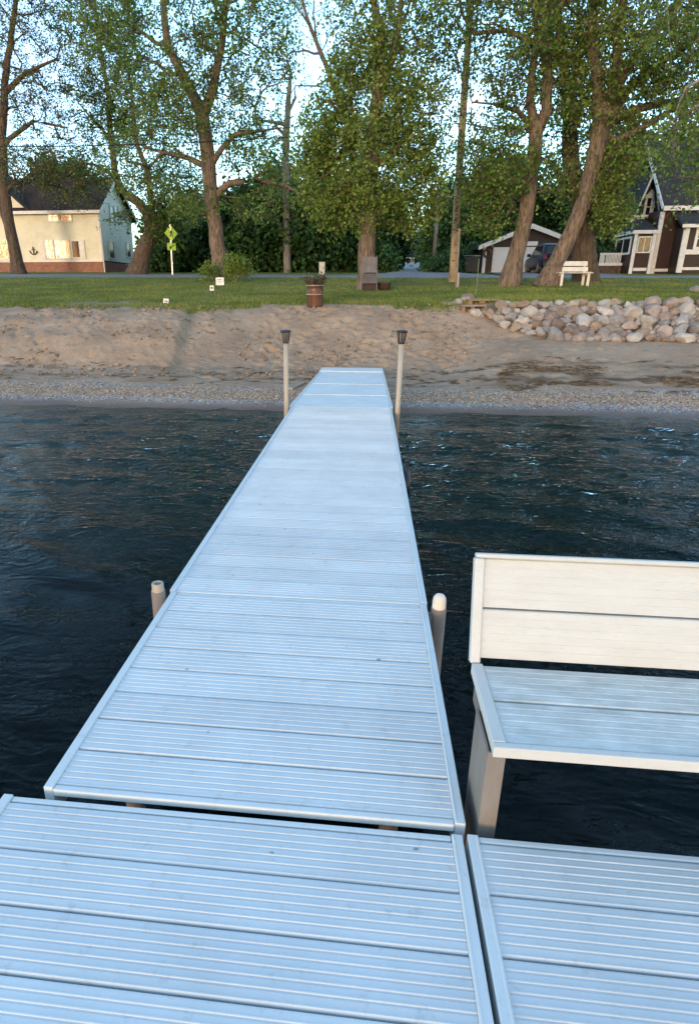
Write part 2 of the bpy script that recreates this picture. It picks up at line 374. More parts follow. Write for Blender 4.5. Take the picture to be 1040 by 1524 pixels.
# wrack: dry weed and twigs on the beach (stuff)
M['wrack'] = tint_mat('wrack', [(0, (.05,.035,.02)), (.5, (.10,.07,.04)), (1, (.2,.15,.09))])
def wrack_strips():
    R = np.random.RandomState(31); n = 4200
    x = R.uniform(-9, 9, n); y = np.where(R.rand(n) < .5, 12.35 + .3 * R.randn(n), 13.1 + .25 * R.randn(n))
    k0 = R.rand(n) < .62; x = np.where(k0, R.uniform(2.6, 9.5, n), x); y = np.where(k0, 12.4 + .42 * R.randn(n), y)
    keep = (y > 11.3) & (vnoise(x * 1.2, y * 4) > np.where(k0, .02, .08)); x, y = x[keep], y[keep]; n = len(x)
    z = G(x, y, True) + .008; a = R.normal(0, .6, n); l = R.uniform(.04, .17, n); w = R.uniform(.004, .012, n)
    d = np.stack([np.cos(a), np.sin(a), 0 * a], -1) * l[:, None]; s = np.stack([-np.sin(a), np.cos(a), 0 * a], -1) * w[:, None]
    p = np.stack([x, y, z], -1); up = np.array([0, 0, 1.0])
    h = R.uniform(.005, .03, n)[:, None] * up
    V = np.stack([p - d - s, p - d + s, p + h, p + d + s * .3], 1).reshape(-1, 3)
    F = np.arange(n * 4).reshape(-1, 4)
    return np_mesh('wrack_weed', V, F, M['wrack'], None, False, {'tint': ('FLOAT', np.repeat(R.rand(n), 4))})
tag(wrack_strips(), 'dry brown weed and twigs lying in strips on the sand', 'weed', kind='stuff')
M['clod'] = tint_mat('sand_clod', [(0, (.17,.12,.08)), (.6, (.30,.22,.15)), (1, (.38,.30,.22))])
n_ = 5200; cx_ = R_.uniform(-9, 3.2, n_); cy_ = R_.uniform(12.2, 16.9, n_); kk_ = vnoise(cx_ * 1.1, cy_ * 1.7) + .15 * (cx_ < -3.5) > .05
tag(scatter('sand_clods', cx_[kk_], cy_[kk_], (.010 + .035 * R_.rand(n_) ** 4)[kk_], M['clod'], 23, 0, .7, .2), 'small lumps of sand scattered over the beach bank', 'sand', kind='stuff')
# grass blades (stuff)
M['grass'] = tint_mat('grass_blade', [(0, (0.074, 0.102, 0.014)), (.45, (0.138, 0.18, 0.026)), (.8, (0.216, 0.24, 0.046)), (1, (.27,.23,.08))])
def grass_blades():
    R = np.random.RandomState(41); n = 95000
    y = 15.4 + 15.4 * R.rand(n) ** 1.7; x = R.uniform(-1, 1, n) * (y * .62) - .9
    k = (y > grass_edge(x) + .05 * R.randn(n) - .05)
    b = np.exp(-(((x + 7.4) / 1.9) ** 2 + ((y - 17.9) / 1.1) ** 2))
    k &= R.rand(n) > b * .9
    x, y = x[k], y[k]; n = len(x); z = G(x, y, True) - .01
    ne = np.exp(-((y - grass_edge(x)) / .5) ** 2)
    h = R.uniform(.03, .07, n) * (1 + 1.3 * ne * R.rand(n)) + .03 * np.clip(fbm(x * 1.1, y * 1.1, 3), 0, 1)
    a = R.uniform(0, 6.28, n); w = R.uniform(.006, .014, n) * (.6 + y / 26)
    s = np.stack([np.cos(a), np.sin(a), 0 * a], -1) * w[:, None]; b2 = R.uniform(0, 6.28, n)
    t = np.stack([np.cos(b2) * h * .5, np.sin(b2) * h * .5, h], -1); p = np.stack([x, y, z], -1)
    V = np.stack([p - s, p + s, p + t], 1).reshape(-1, 3)
    tt = np.clip(.45 + .8 * fbm(x * .8, y * .8, 3) + .22 * R.randn(n) + .25 * ne, 0, 1)
    return np_mesh('lawn_grass', V, np.arange(n * 3).reshape(-1, 3), M['grass'], None, False, {'tint': ('FLOAT', np.repeat(tt, 3))})
tag(grass_blades(), 'short green lawn grass growing between the beach and the road', 'grass', kind='stuff')

# ---------------------------------------------------------------- roads
def asphalt():
    m = bpy.data.materials.new('asphalt'); nt = nodes(m); v = coords(nt)
    c = ramp(nt, noise(nt, v, .8, 6, .6), [(.3, (.135,.125,.115)), (.7, (.20,.185,.17))])
    finish(nt, c, .85, 0, bumpn(nt, noise(nt, v, 60, 3), .3, .01)); return m
M['asphalt'] = asphalt()
def strip(name, x0, x1, y0, y1, lift, nx=80, ny=6, xf=None):
    u = np.linspace(0, 1, nx); w = np.linspace(0, 1, ny); U, W_ = np.meshgrid(u, w)
    X = x0 + (x1 - x0) * U; Y = y0 + (y1 - y0) * W_
    if xf is not None: X = xf(U, Y)
    Z = G(X, Y) + lift
    Z[0, :] -= lift + .05; Z[-1, :] -= lift + .05
    return tag(np_mesh(name, np.stack([X, Y, Z], -1).reshape(-1, 3), grid_faces(nx, ny), M['asphalt'], None, True), kind='structure')
strip('road', -150, 150, 31.4, 37.6, .05, 200, 12)
def _sx(U, Y):
    c = 3.2 + (Y - 38) * .044; w = np.interp(Y, [37, 40, 45, 120], [3.6, 2.6, 1.9, 1.6]); return c + (U * 2 - 1) * w
strip('side_street', 0, 1, 37.3, 118, .075, 8, 60, _sx)
def _dx(U, Y): return 10.7 + (U * 2 - 1) * 3.2
strip('driveway', 0, 1, 37.3, 44.9, .065, 8, 14, _dx)
# ---------------------------------------------------------------- dock materials
def paint(name, c, dirt=(.35,.33,.30), speck=.5, streak=(1, 1, 1), rough=.42, dirty=.25, metal=0.0, spec=.35, plank=False):
    m = bpy.data.materials.new(name); nt = nodes(m); v = coords(nt)
    oi = N(nt, 'ShaderNodeObjectInfo').outputs['Random']
    base = mixc(nt, ramp(nt, noise(nt, mapping(nt, v, streak), 3.0, 7, .65), [(.36, (0,0,0)), (.70, (1,1,1))]), c, tuple(a * (1 - dirty) + b * dirty for a, b in zip(c, dirt)))
    grime = ramp(nt, noise(nt, mapping(nt, v, streak), 14, 8, .75), [(.57, (0,0,0)), (.74, (.5,.5,.5))])
    if plank:
        pk = N(nt, 'ShaderNodeAttribute', attribute_name='plank').outputs['Fac']; base = mixc(nt, 1.0, base, ramp(nt, pk, [(0, (.93,.93,.935)), (1, (1.05,1.05,1.045))]), 'MULTIPLY')
    base = mixc(nt, grime, base, dirt)
    vo = N(nt, 'ShaderNodeTexVoronoi'); vo.inputs['Scale'].default_value = 5.5; vo.inputs['Randomness'].default_value = 1
    L(nt, mapping(nt, v, (.9, 1.3, .01)), vo.inputs['Vector'])
    wob = math_(nt, 'ADD', vo.outputs['Distance'], math_(nt, 'MULTIPLY', noise(nt, v, 60, 3), .06))
    sp = ramp(nt, wob, [(.055, (1,1,1)), (.085, (0,0,0))])
    base = mixc(nt, math_(nt, 'MULTIPLY', sp, speck), base, (.16,.15,.14))
    rg = ramp(nt, noise(nt, v, 9, 5), [(.3, (rough - .08,) * 3), (.7, (rough + .14,) * 3)])
    finish(nt, base, rg, metal, bumpn(nt, noise(nt, v, 180, 2), .12, .002), spec); return m
M['deck'] = paint('deck_aluminium', (.655,.685,.69), (.30,.29,.27), .75, (1, 1, 1), .45, .22, plank=True)
M['rail'] = paint('rail_aluminium', (.63,.675,.68), (.36,.35,.33), .35, (1, 1, 1), .36, .15)
M['ramp'] = paint('ramp_plate', (.74,.75,.73), (.36,.35,.33), .6, (1, 1, 1), .65, .28)
M['white'] = paint('bench_white', (.57,.585,.56), (.36,.35,.31), .45, (2, 1, 7), .5, .22)
M['seatw'] = paint('bench_seat', (.60,.65,.64), (.22,.24,.22), .6, (3, 9, 1), .6, .5)
M['galv'] = simple('galvanised', (.27,.245,.22), (.14,.115,.095), 7, .7, .1, .25, 40, .004, (1, 1, .25))
M['rustpipe'] = simple('weathered_pipe', (.27,.235,.20), (.15,.10,.07), 6, .7, .1, .3, 50, .004, (1, 1, .5))
M['pole'] = simple('pale_pole', (.46,.41,.33), (.32,.27,.21), 8, .5, 0, .1, 40, .003, (1, 1, .3))
M['black'] = simple('black_plastic', (.018,.018,.02), (.01,.01,.012), 20, .4)
M['cap'] = simple('white_cap', (.80,.77,.68), (.62,.58,.48), 20, .5)
M['clear'] = simple('lamp_glass', (.20,.20,.19), (.12,.12,.12), 20, .15)

# plank profile: u across the plank, h height
PW = .147
def plank_profile(w, rs=1.0):
    k = w / PW; p = [(.0022, -.022), (.0024, -.0045), (.0036, -.0018), (.0062, .0008), (.0085, .0008), (.0105, -.0003)]
    for i in range(5):
        c = .0320 + i * .0225
        p += [(c - .0070, 0), (c - .0040, -.0019), (c - .0024, -.0016), (c - .0006, .0010), (c + .0020, .0012), (c + .0036, 0)]
    p += [(PW - .010, 0), (PW - .006, -.0008), (PW - .0026, -.004), (PW - .0022, -.022)]
    return [(a * k, b * rs if abs(b) < .004 else b) for a, b in p]
def planks(mb, o, ux, uy, uz, length, width, n, rs=1.0):
    """n planks side by side along uy, each running `length` along ux; o is the near left corner"""
    o, ux, uy, uz = Vector(o), Vector(ux), Vector(uy), Vector(uz); w = width / n
    rr = random.Random(int(o.y * 100) + 3)
    for i in range(n):
        dz = rr.uniform(-.0009, .0009); tl = rr.uniform(-.006, .006); pr = plank_profile(w, rs); vs = []; m = len(pr)
        for t in (0, length):
            vs += [o + ux * t + uy * (i * w + a) + uz * (h + dz + tl * (a - w / 2)) for a, h in pr]
        mb.add(vs, [(j, j + 1, m + j + 1, m + j) for j in range(m - 1)] + [tuple(range(m)), tuple(range(2 * m - 1, m - 1, -1))])

def plank_tint(o, n):
    me = o.data; k = len(me.vertices) // n; rr = random.Random(n * 7 + int(o.parent.location.y * 10)); a = me.attributes.new('plank', 'FLOAT', 'POINT')
    v = [rr.random() for _ in range(n)]; a.data.foreach_set('value', [v[min(i // k, n - 1)] for i in range(len(me.vertices))])
DZ = .5
def dock_section(label, x0, x1, y0, y1, z0, z1, n, front=True, back=True, group=None, slope_bump=0.0):
    L_ = math.hypot(y1 - y0, z1 - z0); uy = Vector((0, (y1 - y0) / L_, (z1 - z0) / L_)); ux = Vector((1, 0, 0)); uz = ux.cross(uy)
    base = Vector(((x0 + x1) / 2, (y0 + y1) / 2, min(z0, z1)))
    t = thing('dock_section', base, label, 'dock', group)
    O = Vector((x0, y0, z0)); rw = .031; fe = .02 if front else .004; be = .02 if back else .004
    mb = MB(base); planks(mb, O + ux * rw + uy * fe - uz * .002, ux, uy, uz, x1 - x0 - 2 * rw, L_ - fe - be, n); dk = mb.build('decking', M['deck'], t); plank_tint(dk, n)
    def beam(name, a, b, w, h, bev=.006, mat='rail', top=.0035):
        m = MB(base); a, b = Vector(a), Vector(b); m.bar(a - uz * (h / 2 - top), b - uz * (h / 2 - top), w, h, uz); return m.build(name, M[mat], t, bevel=bev, seg=3)
    for xx in (x0 + rw / 2, x1 - rw / 2):
        beam('side_rail', O * 1 + ux * (xx - x0), O + ux * (xx - x0) + uy * L_, rw - .0015, .105, .0028)
        m = MB(base)                                        # bright lip along the inner edge of the rail
        s = 1 if xx < (x0 + x1) / 2 else -1
        m.bar(O + ux * (xx - x0 + s * (rw / 2 - .006)) + uy * .006 + uz * .002, O + ux * (xx - x0 + s * (rw / 2 - .006)) + uy * (L_ - .006) + uz * .002, .006, .006, uz)
        m.build('rail_lip', M['rail'], t, bevel=.002)
    if front: beam('end_beam', O + ux * rw + uy * .008, O + ux * (x1 - x0 - rw) + uy * .008, .022, .025, .004, 'rail', -.001)
    if back: beam('end_beam', O + ux * rw + uy * (L_ - .010), O + ux * (x1 - x0 - rw) + uy * (L_ - .010), .018, .10, .004, 'rail', -.002)
    k = max(1, int(L_ / .8))
    for i in range(k):
        yy = L_ * (i + .5) / k
        beam('cross_beam', O + ux * rw + uy * yy - uz * .027, O + ux * (x1 - x0 - rw) + uy * yy - uz * .027, .04, .06, .003, 'galv', 0)
    return t
XL, XR = -.915, .320
dock_section('short square section of pale ribbed dock between the near platform and the long walkway', XL, XR, 1.334, 2.598, DZ, DZ, 8)
dock_section('long narrow stretch of ribbed dock leading from the posts to the shore ramp', XL - .012, XR + .004, 2.604, 7.66, DZ + .002, DZ + .002, 34, True, False)
dock_section('ribbed dock platform at the near left, its planks running under the viewer', -1.02, .306, -.55, 1.302, DZ - .004, DZ - .004, 12)
dock_section('ribbed dock platform at the near right, below the white bench', .318, 2.45, -.55, 1.306, DZ - .002, DZ - .004, 12)

def dock_leg(parent, x, y, z0, z1, r=.03):
    m = MB(parent.location); m.tube([(x, y, z0), (x, y, z1)], r, 12); return m.build('leg', M['galv'], parent, True)
for t in [o for o in COL.objects if o.name.startswith('dock_section')]:
    x, y = t.location.x, t.location.y
    ext = .45 if y < 3 else 1.9
    for dx in (-.42, .42):
        for dy in (-ext, ext): dock_leg(t, x + dx, y + dy, g(x, y) - .3, .40)

# ramp: smooth plates going down to the sand
ry0, ry1, rz0, rz1 = 7.672, 13.62, .50, .275
rb = Vector((-.31, (ry0 + ry1) / 2, .3))
ramp_t = thing('dock_ramp', rb, 'smooth pale ramp of flat plates sloping from the dock end to the sand', 'ramp')
def rpt(x, s, dz=0.0): return Vector((x, ry0 + (ry1 - ry0) * s, rz0 + (rz1 - rz0) * s + dz))
for a, b in ((0, .205), (.208, .45), (.453, .828)):
    m = MB(rb); m.bar(rpt(-.31, a, -.012), rpt(-.31, b, -.012), 1.236, .024); m.build('ramp_plate', M['ramp'], ramp_t, bevel=.003)
    m = MB(rb); m.bar(rpt(-.93, b, .006), rpt(.31, b, .006), .05, .012); m.build('seam_strip', M['deck'], ramp_t, bevel=.003)
for xx in (-.945, .325):
    m = MB(rb); m.bar(rpt(xx, 0, -.035), rpt(xx, .83, -.035), .03, .09); m.build('side_rail', M['rail'], ramp_t, bevel=.005)
m = MB(rb); m.bar(rpt(-.95, .83, .012), rpt(.325, .83, .012), .06, .035); m.build('hinge_bar', M['white'], ramp_t, bevel=.008)
m = MB(rb); pts = [rpt(-.97, .835), rpt(.34, .835), rpt(.33, .992), rpt(.27, 1.0), rpt(-.92, 1.0), rpt(-.98, .992)]
m.prism([p + Vector((0, 0, -.02)) for p in pts], (0, 0, .026)); m.build('end_plate', M['ramp'], ramp_t, bevel=.004)

# ---------------------------------------------------------------- dock pipes and their holders
def dock_pipe(x, y, ztop, label, capped):
    t = thing('dock_pipe', (x, y, g(x, y)), label, 'dock post', None); o = t.location
    m = MB(o); m.tube([(x, y, g(x, y) - .2), (x, y, ztop - .045)], .034, 18); m.build('holder', M['rustpipe'], t, True)
    m = MB(o); m.box((x - .03 * (1 if x > 0 else -1), y - .03, .41), (x + .062 * (-1 if x > 0 else 1), y + .03, .47)); m.build('bracket', M['galv'], t, bevel=.004)
    if capped:
        m = MB(o); m.lathe((x, y, ztop - .055), [(0.001, .0), (.029, .0), (.031, .018), (.031, .045), (.028, .062), (.02, .074), (.009, .08), (.0005, .081)], 24); m.build('cap', M['cap'], t, True)
    else:
        m = MB(o); m.lathe((x, y, ztop - .06), [(.018, 0.0), (.018, .052), (.020, .056), (.0275, .056), (.029, .052), (.029, -.01)], 24); m.build('pipe', M['pole'], t, True)
        m = MB(o); m.tube([(x, y, ztop - .06), (x, y, ztop - .035)], .0178, 16); m.build('bore_shade', M['black'], t)  # solid black plug standing in for the shade inside the open pipe
    return t
dock_pipe(-.968, 2.56, .568, 'open ended pale pipe in a holder on the left edge of the dock', False)
dock_pipe(.372, 2.56, .555, 'white capped pipe in a rusty holder on the right edge of the dock', True)

# ---------------------------------------------------------------- light posts
def light_post(x, y, ztop, label, lean):
    b = Vector((x, y, g(x, y))); t = thing('light_post', b, label, 'light post', 'solar light posts beside the dock')
    top = Vector((x + lean, y, ztop)); d = (top - b); at = lambda s: b + d * s
    m = MB(b); m.tube([at(-.05), at(.18)], .037, 16); m.build('base_pipe', M['galv'], t, True)
    m = MB(b); m.tube([at(.17), at(.90)], .030, 16); m.build('post', M['pole'], t, True)
    h = at(.90); lamp = MB(b)
    lamp.lathe(h, [(.0005, -.004), (.040, -.004), (.040, .012), (.034, .016)], 20)
    cp = MB(b); cp.lathe(h, [(.045, .118), (.068, .124), (.070, .134), (.061, .143), (.03, .150), (.0005, .152)], 20)
    lo = cp.build('lamp_head', M['black'], t, True); lamp.build('lamp_collar', M['black'], t, True)
    for k in range(8):
        a = k * math.pi / 4; r = MB(b); r.bar(h + Vector((math.cos(a) * .037, math.sin(a) * .037, .012)), h + Vector((math.cos(a) * .053, math.sin(a) * .053, .124)), .011, .007); r.build('rib', M['black'], lo)
    gl = MB(b); gl.lathe(h, [(.028, .012), (.046, .122)], 20); gl.build('lens', M['clear'], lo, True)
    return t
light_post(-.985, 7.56, 1.47, 'pale light post with a black cup lamp on the left of the dock', .0)
light_post(.385, 7.40, 1.49, 'pale light post with a black cup lamp on the right of the dock', .0)
# dark wheel under the dock edge, half in the water
LS = [o for o in COL.objects if o.name == 'dock_section.001'][0]; lo3 = LS.location; wc = Vector((.43, 6.05, .02))
m = MB(lo3); m.tube([wc + Vector((.0, math.cos(a) * .11, math.sin(a) * .11)) for a in np.linspace(0, 2 * math.pi, 25)], .05, 10, False); wh = m.build('wheel', M['black'], LS, True)
m = MB(lo3); m.tube([wc + Vector((-.03, 0, 0)), wc + Vector((.03, 0, 0))], .075, 18); m.build('rim', M['galv'], wh, bevel=.006)
m = MB(lo3); m.bar(wc + Vector((-.06, 0, -.03)), wc + Vector((-.10, 0, .42)), .03); m.build('wheel_strut', M['galv'], LS)

# ---------------------------------------------------------------- white bench on the dock
bx0, bx1 = .366, 2.25
by0, by1, sz = 1.335, 1.715, .772
bb = Vector(((bx0 + bx1) / 2, (by0 + by1) / 2, .40))
bt = thing('dock_bench', bb, 'white plank bench with a two board back standing on the dock', 'bench')
ux, uy, uz = Vector((1, 0, 0)), Vector((0, 1, 0)), Vector((0, 0, 1))
m = MB(bb); planks(m, (bx0 + .036, by0 + .02, sz), ux, uy, uz, bx1 - bx0 - .072, by1 - by0 - .02, 2, .5); m.build('seat', M['seatw'], bt)
m = MB(bb); m.bar((bx0, by0 + .008, sz - .014), (bx1, by0 + .008, sz - .014), .022, .033); m.build('seat_front_trim', M['white'], bt, bevel=.0025, seg=2)
for xx in (bx0 + .018, bx1 - .018):
    m = MB(bb); m.bar((xx, by0 + .02, sz - .014), (xx, by1, sz - .014), .034, .036); m.build('seat_end_trim', M['white'], bt, bevel=.0025)
bd = Vector((0, .105, .34)).normalized(); bn = Vector((1, 0, 0)).cross(bd)      # back leans away; bn points to the viewer... outward
bo = Vector((bx0, 1.735, sz - .006)); BH = .352
m = MB(bb); planks(m, bo + ux * .03 + bd * .012 + bn * .0, ux, bd, bn if bn.y < 0 else -bn, bx1 - bx0 - .06, BH - .022, 2, .38); m.build('backrest', M['white'], bt)
m = MB(bb); m.bar(bo + bd * (BH - .004) + ux * .001, bo + bd * (BH - .004) + ux * (bx1 - bx0), .030, .014, bd); m.build('back_top_trim', M['white'], bt, bevel=.004)
for xx in (.013, bx1 - bx0 - .013):
    m = MB(bb); m.bar(bo + ux * xx, bo + ux * xx + bd * (BH - .012), .032, .034, Vector((0, 1, 0))); m.build('back_end_trim', M['white'], bt, bevel=.005)
for xx in (bx0 + .034, bx1 - .034):
    sg = -1 if xx < bx0 + .5 else 1; xo = xx + sg * .044
    m = MB(bb); m.box((min(xo, xo - sg * .048), by0 + .012, .25), (max(xo, xo - sg * .048), by0 + .020, sz - .03)); m.box((min(xo, xo - sg * .008), by0 + .0205, .25), (max(xo, xo - sg * .008), by0 + .20, sz - .034)); m.box((min(xo - sg*.009, xo - sg * .03), by0 + .192, .25), (max(xo - sg*.009, xo - sg * .03), by0 + .20, sz - .034)); m.build('leg', M['galv'], bt, bevel=.002)
    m = MB(bb); m.bar((xo - sg * .034, by1 + .012, sz - .06), bo + ux * (xo - sg * .034 - bx0) + bd * .22 + Vector((0, .052, 0)), .024, .012); m.build('back_bracket', M['galv'], bt, bevel=.002)
    m = MB(bb); m.bar((xx - .018, by0 + .05, sz - .075), (xx - .018, by1 - .05, sz - .075), .02, .05); m.build('leg_brace', M['galv'], bt, bevel=.003)
# ---------------------------------------------------------------- trees
def bark(name, c1, c2, sc=1.0):
    m = bpy.data.materials.new(name); nt = nodes(m); v = mapping(nt, coords(nt), (1, 1, .22))
    n1 = noise(nt, v, 9 * sc, 6, .7)
    c = ramp(nt, n1, [(.32, c2), (.5, tuple((a + b) / 2 for a, b in zip(c1, c2))), (.66, c1)])
    w = N(nt, 'ShaderNodeTexVoronoi'); w.inputs['Scale'].default_value = 14 * sc; L(nt, v, w.inputs['Vector'])
    h = math_(nt, 'ADD', n1, math_(nt, 'MULTIPLY', w.outputs['Distance'], 1.2))
    c = mixc(nt, 1.0, c, ramp(nt, w.outputs['Distance'], [(.1, (.55,.5,.48)), (.45, (1,1,1))]), 'MULTIPLY')
    finish(nt, c, .9, 0, bumpn(nt, h, .9, .05), .2); return m
M['bark'] = bark('bark_brown', (.275,.21,.16), (.10,.075,.058))
M['bark_dark'] = bark('bark_dark', (.17,.125,.095), (.06,.045,.035))
M['bark_grey'] = bark('bark_grey', (.34,.30,.26), (.15,.125,.105))
M['dead'] = bark('dead_wood', (.30,.27,.24), (.14,.12,.10))
def leafmat(name, stops, trans=.35):
    m = bpy.data.materials.new(name); nt = nodes(m)
    t = N(nt, 'ShaderNodeAttribute', attribute_name='tint').outputs['Fac']; c = ramp(nt, t, stops)
    p = N(nt, 'ShaderNodeBsdfPrincipled'); L(nt, c, p.inputs['Base Color']); p.inputs['Roughness'].default_value = .55; p.inputs['Specular IOR Level'].default_value = .25
    tr = N(nt, 'ShaderNodeBsdfTranslucent'); L(nt, c, tr.inputs[0]); mx = N(nt, 'ShaderNodeMixShader'); mx.inputs[0].default_value = trans
    L(nt, p.outputs[0], mx.inputs[1]); L(nt, tr.outputs[0], mx.inputs[2]); o = N(nt, 'ShaderNodeOutputMaterial'); L(nt, mx.outputs[0], o.inputs[0]); return m
M['leaf'] = leafmat('leaf_spring', [(0, (0.063, 0.125, 0.026)), (.5, (0.140, 0.240, 0.044)), (1, (0.263, 0.368, 0.084))], .45)
M['leaf_y'] = leafmat('leaf_yellowish', [(0, (0.086, 0.144, 0.026)), (.5, (0.186, 0.267, 0.049)), (1, (0.331, 0.404, 0.092))], .45)
M['leaf_olive'] = leafmat('leaf_olive', [(0, (0.069, 0.090, 0.025)), (.5, (0.131, 0.152, 0.044)), (1, (0.214, 0.225, 0.070))], .4)
M['leaf_dark'] = leafmat('leaf_dark', [(0, (0.018, 0.049, 0.016)), (.5, (0.038, 0.096, 0.028)), (1, (0.079, 0.158, 0.042))], .25)
M['leaf_mid'] = leafmat('leaf_mid', [(0, (0.039, 0.084, 0.019)), (.5, (0.078, 0.155, 0.032)), (1, (0.143, 0.236, 0.058))], .35)

PXM = 968.0
def tree(name, label, Y, trunk, limbs, crowns, tw_r=.012, leaf=(.11, .17), per=26, seed=1, lm='leaf', bm='bark', cat='tree', group=None,
         tips=3, twig=(.35, .8), depth=.85, bare=0.0, base=None, zsink=.1):
    """trunk, limbs: (px, py, radius[, dY]) polylines on the photograph at distance Y.
    crowns: (px, py, rx, ry, attractors[, dY]) ellipsoids in photograph pixels; branches grow from the skeleton to points in them."""
    rg_ = random.Random(seed); R = np.random.RandomState(seed)
    P = []; par = []; rad_ = []
    def addnode(p, pa, r): P.append(Vector(p)); par.append(pa); rad_.append(r); return len(P) - 1
    def conv(q): return aty(q[0], q[1], Y + (q[3] if len(q) > 3 else 0))
    def poly(pts, start):
        prev = start
        for i in range(len(pts) - 1):
            a, b = conv(pts[i]), conv(pts[i + 1]); n = max(1, int((b - a).length / .55))
            for k in range(0 if (i == 0 and start is None) else 1, n + 1):
                s = k / n; j = Vector((rg_.uniform(-1, 1), rg_.uniform(-1, 1), 0)) * (.035 if 0 < s < 1 else 0)
                prev = addnode(a.lerp(b, s) + j, -1 if prev is None else prev, pts[i][2] * (1 - s) + pts[i + 1][2] * s)
        return prev
    tr = list(trunk); b0 = conv(tr[0]); gz = g(b0.x, b0.y)
    poly(tr, None)
    if P[0].z > gz - zsink:                                    # root flare down into the ground
        P[0] = Vector((P[0].x, P[0].y, gz - zsink)); rad_[0] *= 1.25
    for lb in limbs:
        q = conv(lb[0]); i = min(range(len(P)), key=lambda k: (P[k] - q).length); poly([(lb[0][0], lb[0][1], lb[0][2]) + tuple(lb[0][3:])] + list(lb[1:]), i)
    nskel = len(P)
    att = []; acr = []
    for ci, c in enumerate(crowns):
        px, py, rx, ry, n = c[:5]; dy = c[5] if len(c) > 5 else 0
        ctr = aty(px, py, Y + dy); sx, szz = rx * (Y + dy) / PXM, ry * (Y + dy) / PXM * .96; sy = min(sx, 4.5) * depth
        k = 0
        while k < n:
            u = R.uniform(-1, 1, 3); q = (u ** 2).sum()
            if q > 1 or (q < .12 and R.rand() < .6): continue
            p = ctr + Vector((u[0] * sx, u[1] * sy, u[2] * szz))
            if p.z < g(p.x, p.y) + .25: k += 1; continue
            att.append(p); acr.append(ci); k += 1
    A = np.array([tuple(a) for a in att]); Pn = np.array([tuple(p) for p in P])
    d0 = np.sqrt(((A[:, None] - Pn[None]) ** 2).sum(-1)).min(1); order = np.argsort(d0)
    cnt = [0] * len(P); term = []
    cap = len(P) + 14 * len(A); NP_ = np.zeros((cap, 3)); NP_[:len(P)] = Pn; nn = len(P)
    for ai in order:
        a = A[ai]; D = NP_[:nn] - a; cost = np.sqrt((D ** 2).sum(1)) + .55 * np.maximum(0, D[:, 2])
        cost[0] += 3
        j = int(cost.argmin()); p0 = P[j]; pa = Vector(a); v = pa - p0; ln = v.length
        if ln < .05: continue
        pd = (P[j] - P[par[j]]).normalized() if par[j] >= 0 else Vector((0, 0, 1))
        c1 = p0 + pd * ln * .30 + Vector((0, 0, ln * .12)); n = max(1, min(12, int(ln / .42))); prev = j
        for k in range(1, n + 1):
            s = k / n; q = p0 * (1 - s) ** 2 + c1 * 2 * s * (1 - s) + pa * s * s
            if k < n: q = q + Vector((rg_.uniform(-1, 1), rg_.uniform(-1, 1), rg_.uniform(-1, 1))) * .06 * min(ln, 2)
            prev = addnode(q, prev, 0); cnt.append(0)
            if nn < cap: NP_[nn] = tuple(q); nn += 1
        term.append(prev)
    for t_ in term: cnt[t_] += 1
    for i in range(len(P) - 1, 0, -1):
        if par[i] >= 0: cnt[par[i]] += cnt[i]
    for i in range(nskel, len(P)): rad_[i] = tw_r * max(1, cnt[i]) ** .42
    for i in range(nskel, len(P)):
        pr_ = rad_[par[i]]; rad_[i] = min(rad_[i], pr_ * .95)
    kids = [[] for _ in P]
    for i in range(1, len(P)):
        if par[i] >= 0: kids[par[i]].append(i)
    origin = Vector((P[0].x, P[0].y, gz)); mb = MB(origin)
    stack = [(0, None)]
    while stack:
        i, pre = stack.pop(); ch = [] if pre is None else [pre]; cur = i
        while True:
            ch.append(cur)
            if not kids[cur]: break
            big = max(kids[cur], key=lambda k: rad_[k])
            for k in kids[cur]:
                if k != big: stack.append((k, cur))
            cur = big
        rs = [rad_[k] for k in ch]
        if pre is not None: rs[0] = min(rs[0], rs[1] * 1.35)
        if len(ch) > 1:
            mr = max(rs); mb.tube([P[k] for k in ch], rs, 12 if mr > .15 else 6 if mr > .05 else 4 if mr > .022 else 3, False)
    T = []; D_ = []
    for i in term:
        q = P[i]; d = (q - P[par[i]]).normalized()
        for k in range(tips):
            dv = (d + Vector((rg_.gauss(0, .6), rg_.gauss(0, .6), rg_.gauss(.05, .5)))).normalized(); l = rg_.uniform(*twig)
            mid = q + dv * l * .5 + Vector((0, 0, rg_.uniform(-.05, .06))); e = q + dv * l + Vector((0, 0, rg_.uniform(-.12, .1)))
            mb.tube([q, mid, e], [tw_r * .75, tw_r * .6, tw_r * .3], 3, False)
            T.append((tuple(q), tuple(e)))
    root = thing(name, origin, label, cat, group)
    mb.build('trunk', M[bm], root, True)
    T = np.array(T); keep = R.rand(len(T)) > bare; T = T[keep]
    if per and len(T):
        n = len(T) * per; ti = np.repeat(np.arange(len(T)), per); s = R.uniform(.0, 1.1, n)[:, None]
        c = T[ti, 0] * (1 - s) + T[ti, 1] * s + R.randn(n, 3) * leaf[1] * .9 - np.array(tuple(origin))
        ax = R.randn(n, 3); ax[:, 2] -= .35; ax /= np.linalg.norm(ax, axis=1)[:, None]
        nr = R.randn(n, 3); nr[:, 2] += .5; sd = np.cross(ax, nr); sd /= np.linalg.norm(sd, axis=1)[:, None] + 1e-9; up = np.cross(sd, ax)
        l = R.uniform(leaf[0], leaf[1], n)[:, None]; w = l * R.uniform(.30, .42, n)[:, None]
        V = np.stack([c - ax * l * .5, c + sd * w + up * w * .35 - ax * l * .08, c + ax * l * .5, c - sd * w + up * w * .35 - ax * l * .08], 1).reshape(-1, 3)
        tt = np.clip(.5 + .22 * R.randn(n) + np.repeat(.26 * R.randn(len(T)), per), 0, 1)
